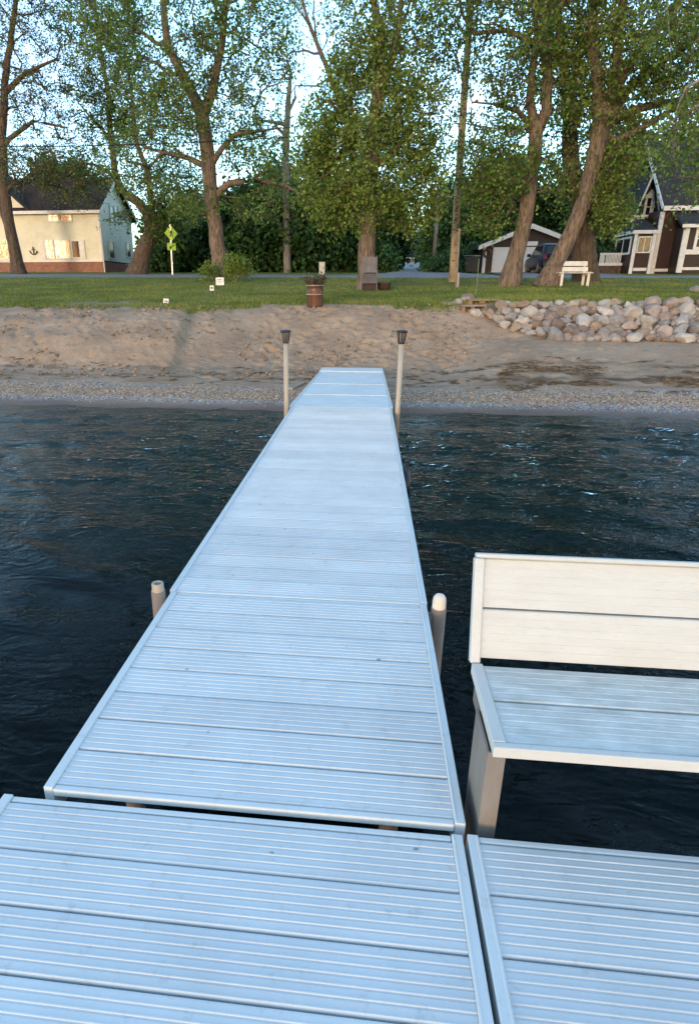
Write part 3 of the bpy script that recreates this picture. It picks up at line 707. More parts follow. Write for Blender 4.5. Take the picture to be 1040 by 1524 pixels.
        np_mesh('crown', V, np.arange(n * 4).reshape(-1, 4), M[lm], root, False, {'tint': ('FLOAT', np.repeat(tt, 4))})
    return root
# ---------------------------------------------------------------- the trees of the photograph
tree('shade_tree', 'sparse olive tree leaning in front of the cream house at the left edge', 40,
     [(29,409,.44),(22,370,.36),(12,320,.32),(6,270,.30),(3,200,.26),(8,120,.2),(22,20,.14),(30,-70,.05)],
     [[(13,322,.24),(-4,285,.2),(-30,240,.12)], [(6,140,.18),(40,108,.12),(85,88,.06)], [(4,200,.2),(-40,130,.14),(-80,60,.06)], [(14,330,.25),(-20,270,.2),(-60,200,.1)],
      [(4,215,.16),(50,180,.1),(100,190,.05)], [(8,280,.12),(60,255,.08),(110,262,.04)]],
     [(30,80,80,100,150), (30,-60,100,110,110), (-70,100,80,140,90), (70,170,50,60,60), (60,250,60,30,55,-1.5), (105,268,45,34,45,-1.5), (20,250,50,26,30,-1.5)],
     .014, (.09,.14), 9, 3, 'leaf_olive', 'bark_dark', tips=4, twig=(.5,1.2))
tree('cottonwood_tree', 'big green forked tree on the lawn left of the middle, bush at its foot', 30,
     [(331,411,.44),(326,380,.36),(318,320,.33),(311,250,.32),(301,170,.30)],
     [[(301,170,.26),(276,120,.22),(249,66,.17),(243,0,.13),(235,-90,.07),(240,-190,.03)],
      [(302,175,.24),(318,130,.20),(331,62,.15),(337,0,.12),(352,-100,.06),(340,-200,.03)],
      [(318,292,.17),(342,272,.14),(380,268,.11),(425,276,.07),(452,292,.03)],
      [(311,255,.15),(280,235,.11),(225,222,.06)], [(312,240,.14),(350,200,.1),(390,195,.06),(420,190,.03)], [(249,80,.1),(215,50,.07),(180,30,.03)]],
     [(250,60,105,80,200), (255,160,75,60,120), (370,75,72,85,170), (320,190,80,60,130), (205,240,60,50,80), (390,235,45,45,50), (300,305,55,25,45), (380,300,45,25,25),
      (290,-70,160,100,170), (300,-190,110,70,60), (160,40,55,50,60)],
     .011, (.095,.15), 9, 4, 'leaf', 'bark', tips=3)
tree('leaning_tree', 'dark leaning tree by the gable of the cream house, with two thin stems', 40,
     [(204,409,.62),(213,375,.52),(226,348,.44),(221,320,.33),(205,300,.27),(188,290,.23),(172,262,.2),(166,210,.17),(161,135,.14),(146,60,.1),(140,-40,.05)],
     [[(224,340,.25),(226,300,.2),(219,250,.16),(204,215,.14),(198,160,.1),(190,90,.06)], [(172,262,.12),(140,245,.08),(110,240,.04)], [(166,205,.1),(140,180,.07),(115,150,.04)]],
     [(150,90,65,95,200), (145,195,50,50,80), (205,150,50,80,110), (140,-30,80,80,100), (240,325,28,40,110), (255,275,45,45,120), (145,266,40,20,24,-1), (185,322,24,10,9,-1)],
     .013, (.11,.165), 11, 5, 'leaf_mid', 'bark_dark', tips=3, twig=(.4,1.0))
tree('dead_tree', 'broken dead trunk with a pointed top and short bare branches', 45,
     [(428,412,.27),(427,330,.25),(425,250,.23),(428,170,.19),(431,130,.14),(432,98,.04)],
     [[(426,200,.14),(412,190,.1),(402,172,.05)], [(426,185,.12),(395,180,.08),(372,188,.04)], [(428,165,.12),(440,145,.08),(438,130,.03)], [(427,205,.1),(405,215,.06),(390,235,.03)]],
     [(405,180,30,22,16), (385,200,25,25,14), (425,300,26,62,70)], .012, (.12,.2), 9, 6, 'leaf', 'dead', tips=2)
tree('bare_tree', 'thin leaning bare tree rising beside the dense round tree', 44,
     [(545,412,.34),(540,300,.3),(512,165,.2),(492,115,.16),(470,60,.12),(455,20,.09),(444,-20,.06),(430,-90,.03)],
     [[(481,85,.08),(455,75,.06),(432,78,.03)], [(470,55,.07),(466,20,.05),(470,-30,.02)], [(495,120,.08),(470,128,.05),(440,128,.03)], [(463,40,.06),(445,15,.05),(425,-10,.02)]],
     [(455,40,38,55,40), (440,120,40,25,22), (440,-50,50,50,30)], .014, (.1,.14), 3, 8, 'leaf_olive', 'bark', tips=3, twig=(.5,1.2))
tree('maple_tree', 'dense round crowned tree in the middle, with a deck chair against its trunk', 24,
     [(548,431,.40),(546,405,.33),(547,350,.29),(552,250,.25),(560,160,.2),(570,60,.14),(555,0,.1),(540,-80,.05)],
     [[(559,170,.16),(580,100,.12),(592,45,.1),(597,0,.08),(605,-90,.04)], [(589,60,.07),(605,20,.05),(620,-30,.03)], [(553,250,.12),(520,190,.09),(490,150,.04)], [(553,260,.12),(600,210,.09),(630,170,.04)],
      [(548,330,.12),(510,290,.08),(480,270,.04)], [(548,330,.12),(590,290,.08),(620,280,.04)]],
     [(548,150,62,84,140), (556,250,82,70,200), (492,285,46,46,95), (616,285,40,52,95), (545,312,72,30,100), (570,95,62,45,70), (500,190,42,50,80), (615,175,42,60,80), (470,240,26,34,40), (530,90,40,34,34), (585,35,85,45,60), (570,-70,110,80,110), (470,220,30,50,40), (640,200,25,60,40)],
     .008, (.085,.135), 12, 9, 'leaf_y', 'bark', tips=3, twig=(.25,.6), depth=1.0)
tree('willow_tree', 'tall slender trunked tree right of the utility pole, leaning a little', 26,
     [(757,428,.40),(766,385,.315),(782,320,.28),(790,260,.26),(797,197,.25)],
     [[(797,200,.2),(788,150,.15),(792,105,.12),(799,60,.1),(795,-20,.05)],
      [(797,200,.24),(813,165,.2),(815,110,.18),(809,70,.17),(812,0,.12),(818,-100,.07),(810,-200,.03)],
      [(810,75,.13),(782,58,.1),(755,45,.08),(705,50,.07),(687,20,.05),(676,-40,.03)],
      [(796,185,.12),(770,165,.09),(735,155,.06),(702,152,.03)], [(811,30,.09),(840,0,.07),(860,-50,.04)]],
     [(740,70,80,70,110), (690,20,60,70,60), (722,180,50,50,48), (800,10,80,70,100), (750,248,60,50,130), (728,305,36,40,70), (800,140,60,60,60), (690,-90,80,70,70), (800,-130,130,90,130), (825,275,22,30,18), (650,90,35,60,14)],
     .010, (.09,.145), 9, 10, 'leaf', 'bark', tips=3)
tree('willow_tree', 'stout leaning trunk tree beside the white lawn bench, branching wide', 26,
     [(812,427,.44),(828,390,.32),(850,345,.29),(870,295,.28),(884,240,.29),(893,195,.32)],
     [[(892,195,.25),(890,112,.2),(880,82,.17),(882,20,.14),(880,-60,.09),(870,-180,.04)],
      [(895,190,.22),(918,110,.18),(918,56,.15),(928,0,.12),(940,-100,.06)],
      [(897,185,.2),(928,108,.16),(972,52,.13),(1012,-4,.1),(1060,-80,.05)],
      [(898,190,.2),(932,135,.16),(980,94,.13),(1042,54,.1),(1110,20,.05)],
      [(895,195,.18),(912,179,.15),(950,161,.13),(1006,150,.11),(1045,145,.09),(1120,150,.05)],
      [(890,215,.14),(915,209,.12),(961,187,.1),(1012,156,.08),(1060,120,.04)],
      [(888,225,.1),(905,250,.07),(925,290,.03)]],
     [(905,90,75,60,110), (960,30,90,70,150), (1010,90,60,60,110), (895,165,45,35,60), (914,250,36,36,90), (905,308,26,26,44), (985,150,60,35,50), (930,-80,140,80,160), (1040,-30,90,90,100), (920,-190,130,70,80), (1075,110,70,90,70), (865,70,40,60,50)],
     .010, (.09,.145), 9, 11, 'leaf_y', 'bark', tips=3)
tree('willow_tree', 'dark thick upright trunk right behind the white lawn bench', 28.5,
     [(871,428,.60),(870,395,.50),(868,350,.46),(862,300,.40),(850,250,.33),(847,150,.26),(840,110,.2),(833,60,.14),(828,-40,.08),(836,-150,.03)],
     [[(849,190,.16),(866,155,.12),(884,120,.07)], [(846,140,.14),(858,100,.1),(862,50,.06),(858,0,.03)], [(862,300,.2),(838,270,.14),(818,240,.08)], [(866,320,.16),(895,290,.1),(920,270,.05)]],
     [(840,40,60,80,100), (850,220,48,50,60), (885,300,40,38,100), (835,-90,100,90,100), (862,130,40,50,50), (905,318,24,22,34)],
     .011, (.10,.15), 10, 12, 'leaf', 'bark_dark', tips=3)
# overhanging tree at the right edge: its trunk is outside the frame, bare twigs hang into it
hang = []
for (x0, y0, x1, y1, dx) in ((1012,-20,985,60,6),(1006,-15,1000,110,-8),(1030,10,1022,120,5),(1040,130,1000,205,-16),(1010,150,996,235,4),(1022,150,1012,250,10),(990,190,1004,262,12),(1034,60,1036,190,-5)):
    hang.append([(x0, y0, .018), ((x0 + x1) / 2 + dx, (y0 + y1) / 2, .013), (x1, y1, .006)])
tree('overhanging_tree', 'tree reaching in from the right edge with pale hanging twigs', 21,
     [(1230,450,.45),(1225,300,.36),(1200,150,.28),(1160,40,.2),(1100,-40,.14),(1030,-40,.08),(990,-30,.04)],
     [[(1200,160,.14),(1120,120,.1),(1060,110,.06),(1020,130,.04)], [(1205,190,.12),(1120,165,.08),(1050,150,.05),(990,185,.025)]] + hang,
     [(1005,215,35,35,26), (1030,262,25,40,24), (1110,80,80,90,80), (1150,-60,120,90,110), (1170,230,60,70,60), (1000,30,40,60,22)],
     .007, (.08,.14), 9, 13, 'leaf', 'bark_grey', tips=3)
# woods beyond the road, every tree a thing of its own
def ipy(px, Y):                                     # image row of the ground under column px at distance Y
    p = aty(px, 400, Y); z = g(p.x, Y); q = np.array([p.x, Y, z]) - CAM
    return CPY + CF * float(RY @ q) / float(RZ @ q)
BG = [(372,47.2,292,44,'leaf_dark','rounded dark tree behind the fence, nearest the bungalow'),
      (415,60,262,46,'leaf_mid','taller mid green tree behind the fence left of the white utility box'),
      (455,47,305,40,'leaf_dark','low dark tree right behind the white utility box'),
      (508,47.8,285,40,'leaf_dark','dark tree behind the fence, partly hidden by the round maple'),
      (566,60,300,28,'leaf_dark','narrow dark tree at the left corner of the side street'),
      (646,110,338,20,'leaf_mid','distant tree at the far end of the side street'),
      (590,128,318,24,'leaf_olive','distant olive tree over the end of the side street'),
      (672,56,300,26,'leaf_dark','dark tree behind the small wooden pole'),
      (706,60,262,38,'leaf_dark','dark tree behind the waste bins'),
      (752,64,236,44,'leaf_mid','bushy tree behind the left slope of the garage roof'),
      (820,62,290,50,'leaf_dark','dark tree behind the peak of the garage roof'),
      (872,60,270,40,'leaf_dark','dark tree behind the right slope of the garage roof'),
      (925,52,208,42,'leaf_olive','rounded olive tree left of the steep gable'),
      (1020,64,190,60,'leaf_olive','wide olive tree behind the brown house'),
      (292,66,300,34,'leaf_mid','mid green tree behind the forked cottonwood'),
      (338,72,330,28,'leaf_mid','small tree right of the bungalow roof'),
      (262,47.5,338,34,'leaf_dark','dense dark bush tree behind the yellow crossing sign'),
      (95,70,236,60,'leaf_mid','tree rising behind the cream house roof'),
      (-60,66,220,70,'leaf_mid','tree left behind the cream house, cut by the frame'),
      (622,165,352,40,'leaf_dark','farthest dark tree closing the view up the side street')]
for i, (px, Y, top, hw, lm, lab) in enumerate(BG):
    bot = ipy(px, Y); h = bot - top
    tree('background_tree', lab, Y, [(px,bot,.3*h/150+.1),(px+3,bot-h*.3,.2*h/150+.06),(px-2,bot-h*.6,.12*h/150+.04),(px,bot-h*.9,.04)], [],
         [(px, top+h*.36, hw, h*.37, 70), (px+hw*.25, top+h*.66, hw*.9, h*.30, 55), (px-hw*.3, top+h*.62, hw*.8, h*.28, 40), (px, top+h*.15, hw*.5, h*.16, 22)],
         .02, (.26,.46), 22, 100+i, lm, 'bark_dark', group='trees in the background beyond the road', tips=3, twig=(.6,1.6), depth=.9)
def shrub(label, px, py, Y, w, h, lm, seed, n=40, leaf=(.06,.11), per=14, name='shrub'):
    c = aty(px, py, Y); k = PXM / Y
    return tree(name, label, Y, [(px, py, .03), (px, py - h * k * .3, .02), (px + 1, py - h * k * .6, .012)], [],
         [(px, py - h * k * .5, w * k / 2, h * k / 2, n)], .006, leaf, per, seed, lm, 'bark_dark', 'shrub', tips=3, twig=(.12,.3))
shrub('leafy yellow green bush growing at the foot of the big forked tree', 352, 418, 28.4, 1.2, 1.1, 'leaf_y', 201, 60)
shrub('low leafy sprouts on the left side of the forked tree trunk', 312, 416, 28.8, .7, .6, 'leaf_y', 202, 30)
for i, (px, py, Y, w, h, lab) in enumerate([(652,410,47,2.0,1.1,'low dark hedge bush right of the side street'),(662,409,44,2.2,.9,'dark bush behind the foot of the utility pole'),
        (566,412,46,2.2,1.9,'dark bush on the left corner of the side street'),(300,409,50,2.6,1.6,'dark bush in front of the bungalow'),(240,410,45,3,2.0,'dark bush right of the leaning trunk'),
        (690,410,48,2.8,2.2,'dark bush beside the waste bins'),(905,402,47,3.2,1.6,'dark bush behind the white porch railing')]):
    shrub(lab, px, py, Y, w, h, 'leaf_dark', 210 + i, 60, (.16,.28), 12)

# ---------------------------------------------------------------- building materials
def siding(name, c, pitch=.12, rough=.55, vertical=False):
    m = bpy.data.materials.new(name); nt = nodes(m); v = coords(nt); sep = N(nt, 'ShaderNodeSeparateXYZ'); L(nt, v, sep.inputs[0])
    z = math_(nt, 'FRACT', math_(nt, 'DIVIDE', sep.outputs[0 if vertical else 2], pitch))
    c2 = mixc(nt, ramp(nt, noise(nt, v, 1.5, 5), [(.35, (0,0,0)), (.65, (1,1,1))]), c, tuple(x * .86 for x in c))
    c2 = mixc(nt, ramp(nt, z, [(0, (.5,.5,.5)), (.09, (0,0,0))]), c2, tuple(x * .55 for x in c))
    finish(nt, c2, rough, 0, bumpn(nt, z, .5, .02), .3); return m
def brickm(name):
    m = bpy.data.materials.new(name); nt = nodes(m); v = coords(nt)
    sw = N(nt, 'ShaderNodeSeparateXYZ'); L(nt, v, sw.inputs[0]); cb = N(nt, 'ShaderNodeCombineXYZ'); L(nt, sw.outputs[0], cb.inputs[0]); L(nt, sw.outputs[2], cb.inputs[1])
    b = N(nt, 'ShaderNodeTexBrick'); L(nt, cb.outputs[0], b.inputs['Vector']); b.inputs['Scale'].default_value = 4.5
    b.inputs['Color1'].default_value = (.33,.115,.065,1); b.inputs['Color2'].default_value = (.20,.085,.05,1); b.inputs['Mortar'].default_value = (.33,.28,.24,1)
    c = mixc(nt, .4, b.outputs[0], mixc(nt, 1.0, b.outputs[0], ramp(nt, noise(nt, v, 3, 5), [(.3, (.5,.5,.5)), (.7, (1.5,1.5,1.5))]), 'MULTIPLY'))
    finish(nt, c, .85, 0, bumpn(nt, b.outputs['Fac'], -.4, .01), .2); return m
def shingle(name, c):
    m = bpy.data.materials.new(name); nt = nodes(m); v = coords(nt); sw = N(nt, 'ShaderNodeSeparateXYZ'); L(nt, v, sw.inputs[0])
    cb = N(nt, 'ShaderNodeCombineXYZ'); L(nt, math_(nt, 'ADD', sw.outputs[0], math_(nt, 'MULTIPLY', sw.outputs[1], .3)), cb.inputs[0]); L(nt, math_(nt, 'ADD', sw.outputs[2], math_(nt, 'MULTIPLY', sw.outputs[1], .5)), cb.inputs[1])
    b = N(nt, 'ShaderNodeTexBrick'); L(nt, cb.outputs[0], b.inputs['Vector']); b.inputs['Scale'].default_value = 3.2
    b.inputs['Color1'].default_value = (*c, 1); b.inputs['Color2'].default_value = (*[x * .6 for x in c], 1); b.inputs['Mortar'].default_value = (*[x * .35 for x in c], 1); b.inputs['Mortar Size'].default_value = .012
    cc = mixc(nt, .5, b.outputs[0], mixc(nt, 1.0, b.outputs[0], ramp(nt, noise(nt, v, 1.2, 5), [(.3, (.5,.5,.5)), (.7, (1.5,1.5,1.5))]), 'MULTIPLY'))
    finish(nt, cc, .9, 0, bumpn(nt, b.outputs['Fac'], -.3, .01), .15); return m
def glass(name, c=(.95,.88,.75), wob=.05):
    m = bpy.data.materials.new(name); nt = nodes(m); v = coords(nt)
    nr = bumpn(nt, noise(nt, v, 3.0, 5, .65), .7, wob)
    d = N(nt, 'ShaderNodeBsdfDiffuse'); d.inputs[0].default_value = (.02,.022,.025,1)
    gl = N(nt, 'ShaderNodeBsdfGlossy'); gl.inputs[0].default_value = (*c, 1); gl.inputs['Roughness'].default_value = .02; L(nt, nr, gl.inputs['Normal'])
    mx = N(nt, 'ShaderNodeMixShader'); mx.inputs[0].default_value = .17; L(nt, d.outputs[0], mx.inputs[1]); L(nt, gl.outputs[0], mx.inputs[2])
    o = N(nt, 'ShaderNodeOutputMaterial'); L(nt, mx.outputs[0], o.inputs[0]); return m
M['cream'] = siding('cream_siding', (.74,.72,.57)); M['brick'] = brickm('red_brick')
M['roof_brown'] = shingle('roof_brown', (.055,.042,.036)); M['roof_black'] = shingle('roof_black', (.05,.05,.052))
M['brown'] = siding('brown_siding', (.052,.037,.031), .16); M['maroon'] = siding('maroon_siding', (.050,.026,.022), .14)
M['trim'] = simple('white_trim', (.74,.72,.68), (.58,.56,.52), 5, .5); M['doorw'] = simple('garage_door_white', (.70,.69,.66), (.62,.61,.58), 2, .5)
M['glass'] = glass('window_glass'); M['darkglass'] = simple('dark_glass', (.015,.017,.02), (.01,.01,.012), 5, .12)
M['iron'] = simple('black_iron', (.02,.02,.022), (.012,.012,.012), 20, .5); M['lattice'] = simple('lattice', (.6,.58,.55), (.5,.48,.45), 6, .6)

def wpanel(root, p, u, w, n, W, H, fr=.09, mull=(0, 0), mat='glass', frame='trim', bars=.05, name='window'):
    """window lying on a wall: p lower left corner, u along the wall, w up, n outwards"""
    p, u, w, n = Vector(p), Vector(u), Vector(w), Vector(n); o = root.location
    def rect(mb, a, b, c, d, t0, t1):
        q = [p + u * a + w * c, p + u * b + w * c, p + u * b + w * d, p + u * a + w * d]; mb.prism([x + n * t0 for x in q], n * (t1 - t0))
    mb = MB(o)
    rect(mb, -fr, 0, -fr, H + fr, .004, .07); rect(mb, W, W + fr, -fr, H + fr, .004, .07); rect(mb, 0, W, -fr, 0, .004, .075); rect(mb, 0, W, H, H + fr, .004, .075)
    for i in range(mull[0]):
        x = W * (i + 1) / (mull[0] + 1); rect(mb, x - bars / 2, x + bars / 2, 0, H, .006, .055)
    for i in range(mull[1]):
        z = H * (i + 1) / (mull[1] + 1); rect(mb, 0, W, z - bars / 2, z + bars / 2, .006, .05)
    f = mb.build(name, M[frame], root)
    g_ = MB(o); rect(g_, 0, W, 0, H, .008, .03); g_.build('pane', M[mat], f); return f

# ---------------------------------------------------------------- cream house at the left
HY = 45.0; hx1 = -18.95; hx0 = -34.0
gz_ = 2.55; ez = 7.05; rzz = 9.35; hb = 51.4
hr = Vector((-24, HY + 3, gz_)); H1 = thing('cream_house', hr, 'cream two storey house with red brick base and dark roof, windows glowing at sunset', 'house')
def zf(py, px=80): return aty(px, py, HY).z
def xf(px, py=360): return aty(px, py, HY).x
zb = zf(388)
m = MB(hr); m.box((hx0, HY + .03, zb), (hx1, hb, ez)); m.prism([(hx1, HY + .03, ez), (hx1, hb, ez), (hx1, (HY + hb) / 2, rzz)], (hx0 - hx1, 0, 0)); m.build('wall', M['cream'], H1)
m = MB(hr); m.box((hx0, HY - .02, gz_ - 1), (hx1 + .03, hb, zb - .09)); m.build('brick_base', M['brick'], H1)
m = MB(hr); m.box((hx0, HY - .07, zb - .088), (hx1 + .06, HY + .10, zb + .03)); m.build('brick_ledge', M['trim'], H1)
m = MB(hr); ov = .35; k = (rzz - ez) / ((hb - HY) / 2)
mid = (HY + hb) / 2
for s in (-1, 1):
    e = (HY - ov if s < 0 else hb + ov); zz = ez - k * ov
    m.prism([(hx0 - .3, e, zz + .03), (hx0 - .3, mid, rzz + .03), (hx0 - .3, mid, rzz + .2), (hx0 - .3, e, zz + .2)], (hx1 - hx0 + .65, 0, 0))
roof = m.build('roof', M['roof_brown'], H1)
m = MB(hr); m.box((hx0 - .3, HY - ov - .09, ez - k * ov + .0), (hx1 + .34, HY - ov - .002, ez - k * ov + .2)); m.build('gutter', M['trim'], H1)
m = MB(hr)
for s in (-1, 1):
    e = (HY - ov if s < 0 else hb + ov); m.bar((hx1 + .37, e, ez - k * ov + .09), (hx1 + .37, mid, rzz + .10), .04, .22)
m.build('barge_board', M['trim'], H1)
m = MB(hr); m.box((hx1 - .10, HY - .03, zb + .04), (hx1 + .035, HY + .09, ez - .02)); m.build('corner_board', M['trim'], H1)
m = MB(hr); m.tube([(hx1 + .10, HY + .0, ez - .15), (hx1 + .10, HY, gz_ + .45), (hx1 + .45, HY - .25, gz_ + .2)], .05, 8); m.build('downspout', M['trim'], H1)
# front facing wing at the far left
wx1 = xf(40, 300); gx = wx1 - 3.4
m = MB(hr); wz = zf(312, 40); ap = wz + 3.0
m.prism([(gx - 3.4, HY + .02, zb + .032), (wx1, HY + .02, zb + .032), (wx1, HY + .02, wz), (gx, HY + .02, ap), (gx - 3.4, HY + .02, wz)], (0, 3.2, 0)); m.build('front_gable', M['cream'], H1)
m = MB(hr)
for s in (-1, 1): m.prism([(gx, HY - .4, ap + .05), (gx + s * 3.75, HY - .4, wz - .26), (gx + s * 3.75, HY - .4, wz - .08), (gx, HY - .4, ap + .26)], (0, 3.6, 0))
m.build('front_gable_roof', M['roof_brown'], H1)
def win1(px0, py0, px1, py1, dx=0.0, **kw):
    x0, x1 = xf(px0, py1), xf(px1, py1); z0, z1 = zf(py1, px0), zf(py0, px0)
    return wpanel(H1, (x0, HY + .03 + dx, z0), (1, 0, 0), (0, 0, 1), (0, -1, 0), x1 - x0, z1 - z0, **kw)
win1(73, 319, 88, 329, fr=.07); win1(91, 319, 107, 329, fr=.07)
win1(70, 358, 81.5, 384, fr=.08, mull=(0, 1)); win1(84, 358, 106, 384, fr=.07); win1(110, 359, 120, 383, fr=.08, mat='darkglass')
win1(-22, 357, 16, 385, -.03, fr=.1, mull=(1, 0))
for px in (64, 124):
    m = MB(hr); x = xf(px, 380); z0, z1 = zf(386), zf(357); m.box((x - .16, HY - .05, z0), (x + .20, HY + .028, z1))
    for q in range(12): m.box((x - .12, HY - .062, z0 + .1 + q * (z1 - z0 - .15) / 12), (x + .16, HY - .048, z0 + .16 + q * (z1 - z0 - .15) / 12))
    m.build('shutter', M['trim'], H1)
def win1g(px0, py0, px1, py1, **kw):
    a = atx(px0, py1, hx1); b = atx(px1, py1, hx1); t = atx(px0, py0, hx1)
    return wpanel(H1, (hx1, a.y, a.z), (0, 1, 0), (0, 0, 1), (1, 0, 0), b.y - a.y, t.z - a.z, **kw)
win1g(165, 307, 170, 328, fr=.07, mat='darkglass'); win1g(171.8, 307, 176.3, 328, fr=.07, mat='darkglass')
win1g(163.5, 360, 170.5, 384, fr=.07, mat='darkglass'); win1g(189.5, 362, 194.5, 382, fr=.07, mat='darkglass')
# anchor on the wall
ac = aty(50, 374, HY - .06); an = MB(ac)
an.box((ac.x - .05, HY - .06, ac.z - .32), (ac.x + .05, HY - .005, ac.z + .30)); an.box((ac.x - .20, HY - .07, ac.z + .16), (ac.x + .20, HY - .012, ac.z + .24))
ring = [ac + Vector((math.cos(a) * .09, .03, .38 + math.sin(a) * .09)) for a in np.linspace(0, 6.283, 15)]; an.tube(ring, .025, 6, False)
arc = [ac + Vector((math.sin(a) * .40, .03, .02 - math.cos(a) * .36)) for a in np.linspace(-1.35, 1.35, 15)]; an.tube(arc, [.02] + [.05] * 13 + [.02], 6)
for s in (-1, 1): an.prism([(ac.x + s * .50, HY - .06, ac.z - .13), (ac.x + s * .28, HY - .06, ac.z - .10), (ac.x + s * .43, HY - .06, ac.z + .12)], (0, .05, 0))
ao_ = an.build('wall_anchor', M['iron']); ao_.scale = (.62, 1, .62)
tag(ao_, 'black anchor ornament on the cream wall of the left house', 'anchor')
# ---------------------------------------------------------------- brown garage
GY = 45.0
def gx_(px, py=390): return aty(px, py, GY).x
def gz2(py, px=780): return aty(px, py, GY).z
ga, gb, gm = gx_(717, 400), gx_(860, 360) + .1, gx_(789.5, 345)
gzb = g(10.5, GY) - .05; gez = gz2(368, 717); gap_ = gz2(340, 790)
go = Vector((gm, GY + 3, gzb)); GR = thing('garage', go, 'brown garage with white trim and a wide white door under a low gable', 'garage')
m = MB(go); m.box((ga, GY, gzb - .6), (gb, GY + 7, gez)); m.prism([(ga, GY, gez), (gb, GY, gez), (gm, GY, gap_)], (0, 7, 0)); m.build('wall', M['brown'], GR)
sl = (gap_ - gez) / (gm - ga)
m = MB(go)
for s, e in ((-1, ga), (1, gb)):
    m.prism([(gm, GY - .3, gap_ + .06), (e + s * .35, GY - .3, gez - .35 * sl + .06), (e + s * .35, GY - .3, gez - .35 * sl + .22), (gm, GY - .3, gap_ + .24)], (0, 7.6, 0))
m.build('roof', M['roof_black'], GR)
m = MB(go)
for s, e in ((-1, ga), (1, gb)): m.prism([(gm, GY - .36, gap_ - .03), (e + s * .4, GY - .36, gez - .4 * sl - .03), (e + s * .4, GY - .36, gez - .4 * sl + .24), (gm, GY - .36, gap_ + .26)], (0, .055, 0))
m.build('barge_board', M['trim'], GR)
for x in (ga + .08, gb - .08):
    m = MB(go); m.box((x - .1, GY - .04, gzb), (x + .1, GY + .002, gez - .02)); m.build('corner_board', M['trim'], GR)
d0, d1 = gx_(735.5, 390), gx_(845, 390); dz0, dz1 = gzb, gz2(371.5)
m = MB(go); m.box((d0 - .16, GY - .05, dz0), (d0, GY + .03, dz1 + .15)); m.box((d1, GY - .05, dz0), (d1 + .16, GY + .03, dz1 + .15)); m.box((d0, GY - .05, dz1), (d1, GY + .03, dz1 + .15)); m.build('door_frame', M['trim'], GR)
m = MB(go); nrow, ncol = 4, 8
m.box((d0, GY - .012, dz0), (d1, GY + .02, dz1))
for r in range(nrow):
    for c in range(ncol):
        a = d0 + (d1 - d0) * (c + .09) / ncol; b = d0 + (d1 - d0) * (c + .91) / ncol; z0 = dz0 + (dz1 - dz0) * (r + .12) / nrow; z1 = dz0 + (dz1 - dz0) * (r + .88) / nrow
        m.box((a, GY - .025, z0), (b, GY - .011, z1))
dr = m.build('garage_door', M['doorw'], GR, bevel=.006)
p_ = aty(790, 362.5, GY - .03); m = MB(p_); m.box((p_.x - .42, GY - .035, p_.z - .13), (p_.x + .42, GY - .004, p_.z + .13))
tag(m.build('number_board', M['trim'], None, bevel=.01), 'small white board over the garage door', 'sign')
w_ = aty(725.5, 377, GY - .06); m = MB(w_); rw_ = random.Random(4)
m.tube([w_ + Vector((math.cos(a) * .24, rw_.uniform(-.02, .02), math.sin(a) * .24)) for a in np.linspace(0, 6.283, 19)], .075, 7, False)
for i in range(90):
    a = rw_.uniform(0, 6.28); c = w_ + Vector((math.cos(a) * .24, -.05, math.sin(a) * .24)); m.bar(c, c + Vector((rw_.uniform(-.12, .12), rw_.uniform(-.05, .0), rw_.uniform(-.12, .12))), .02, .01)
tag(m.build('wreath', M['bark_dark']), 'round dark wreath on the brown garage wall left of the door', 'wreath')

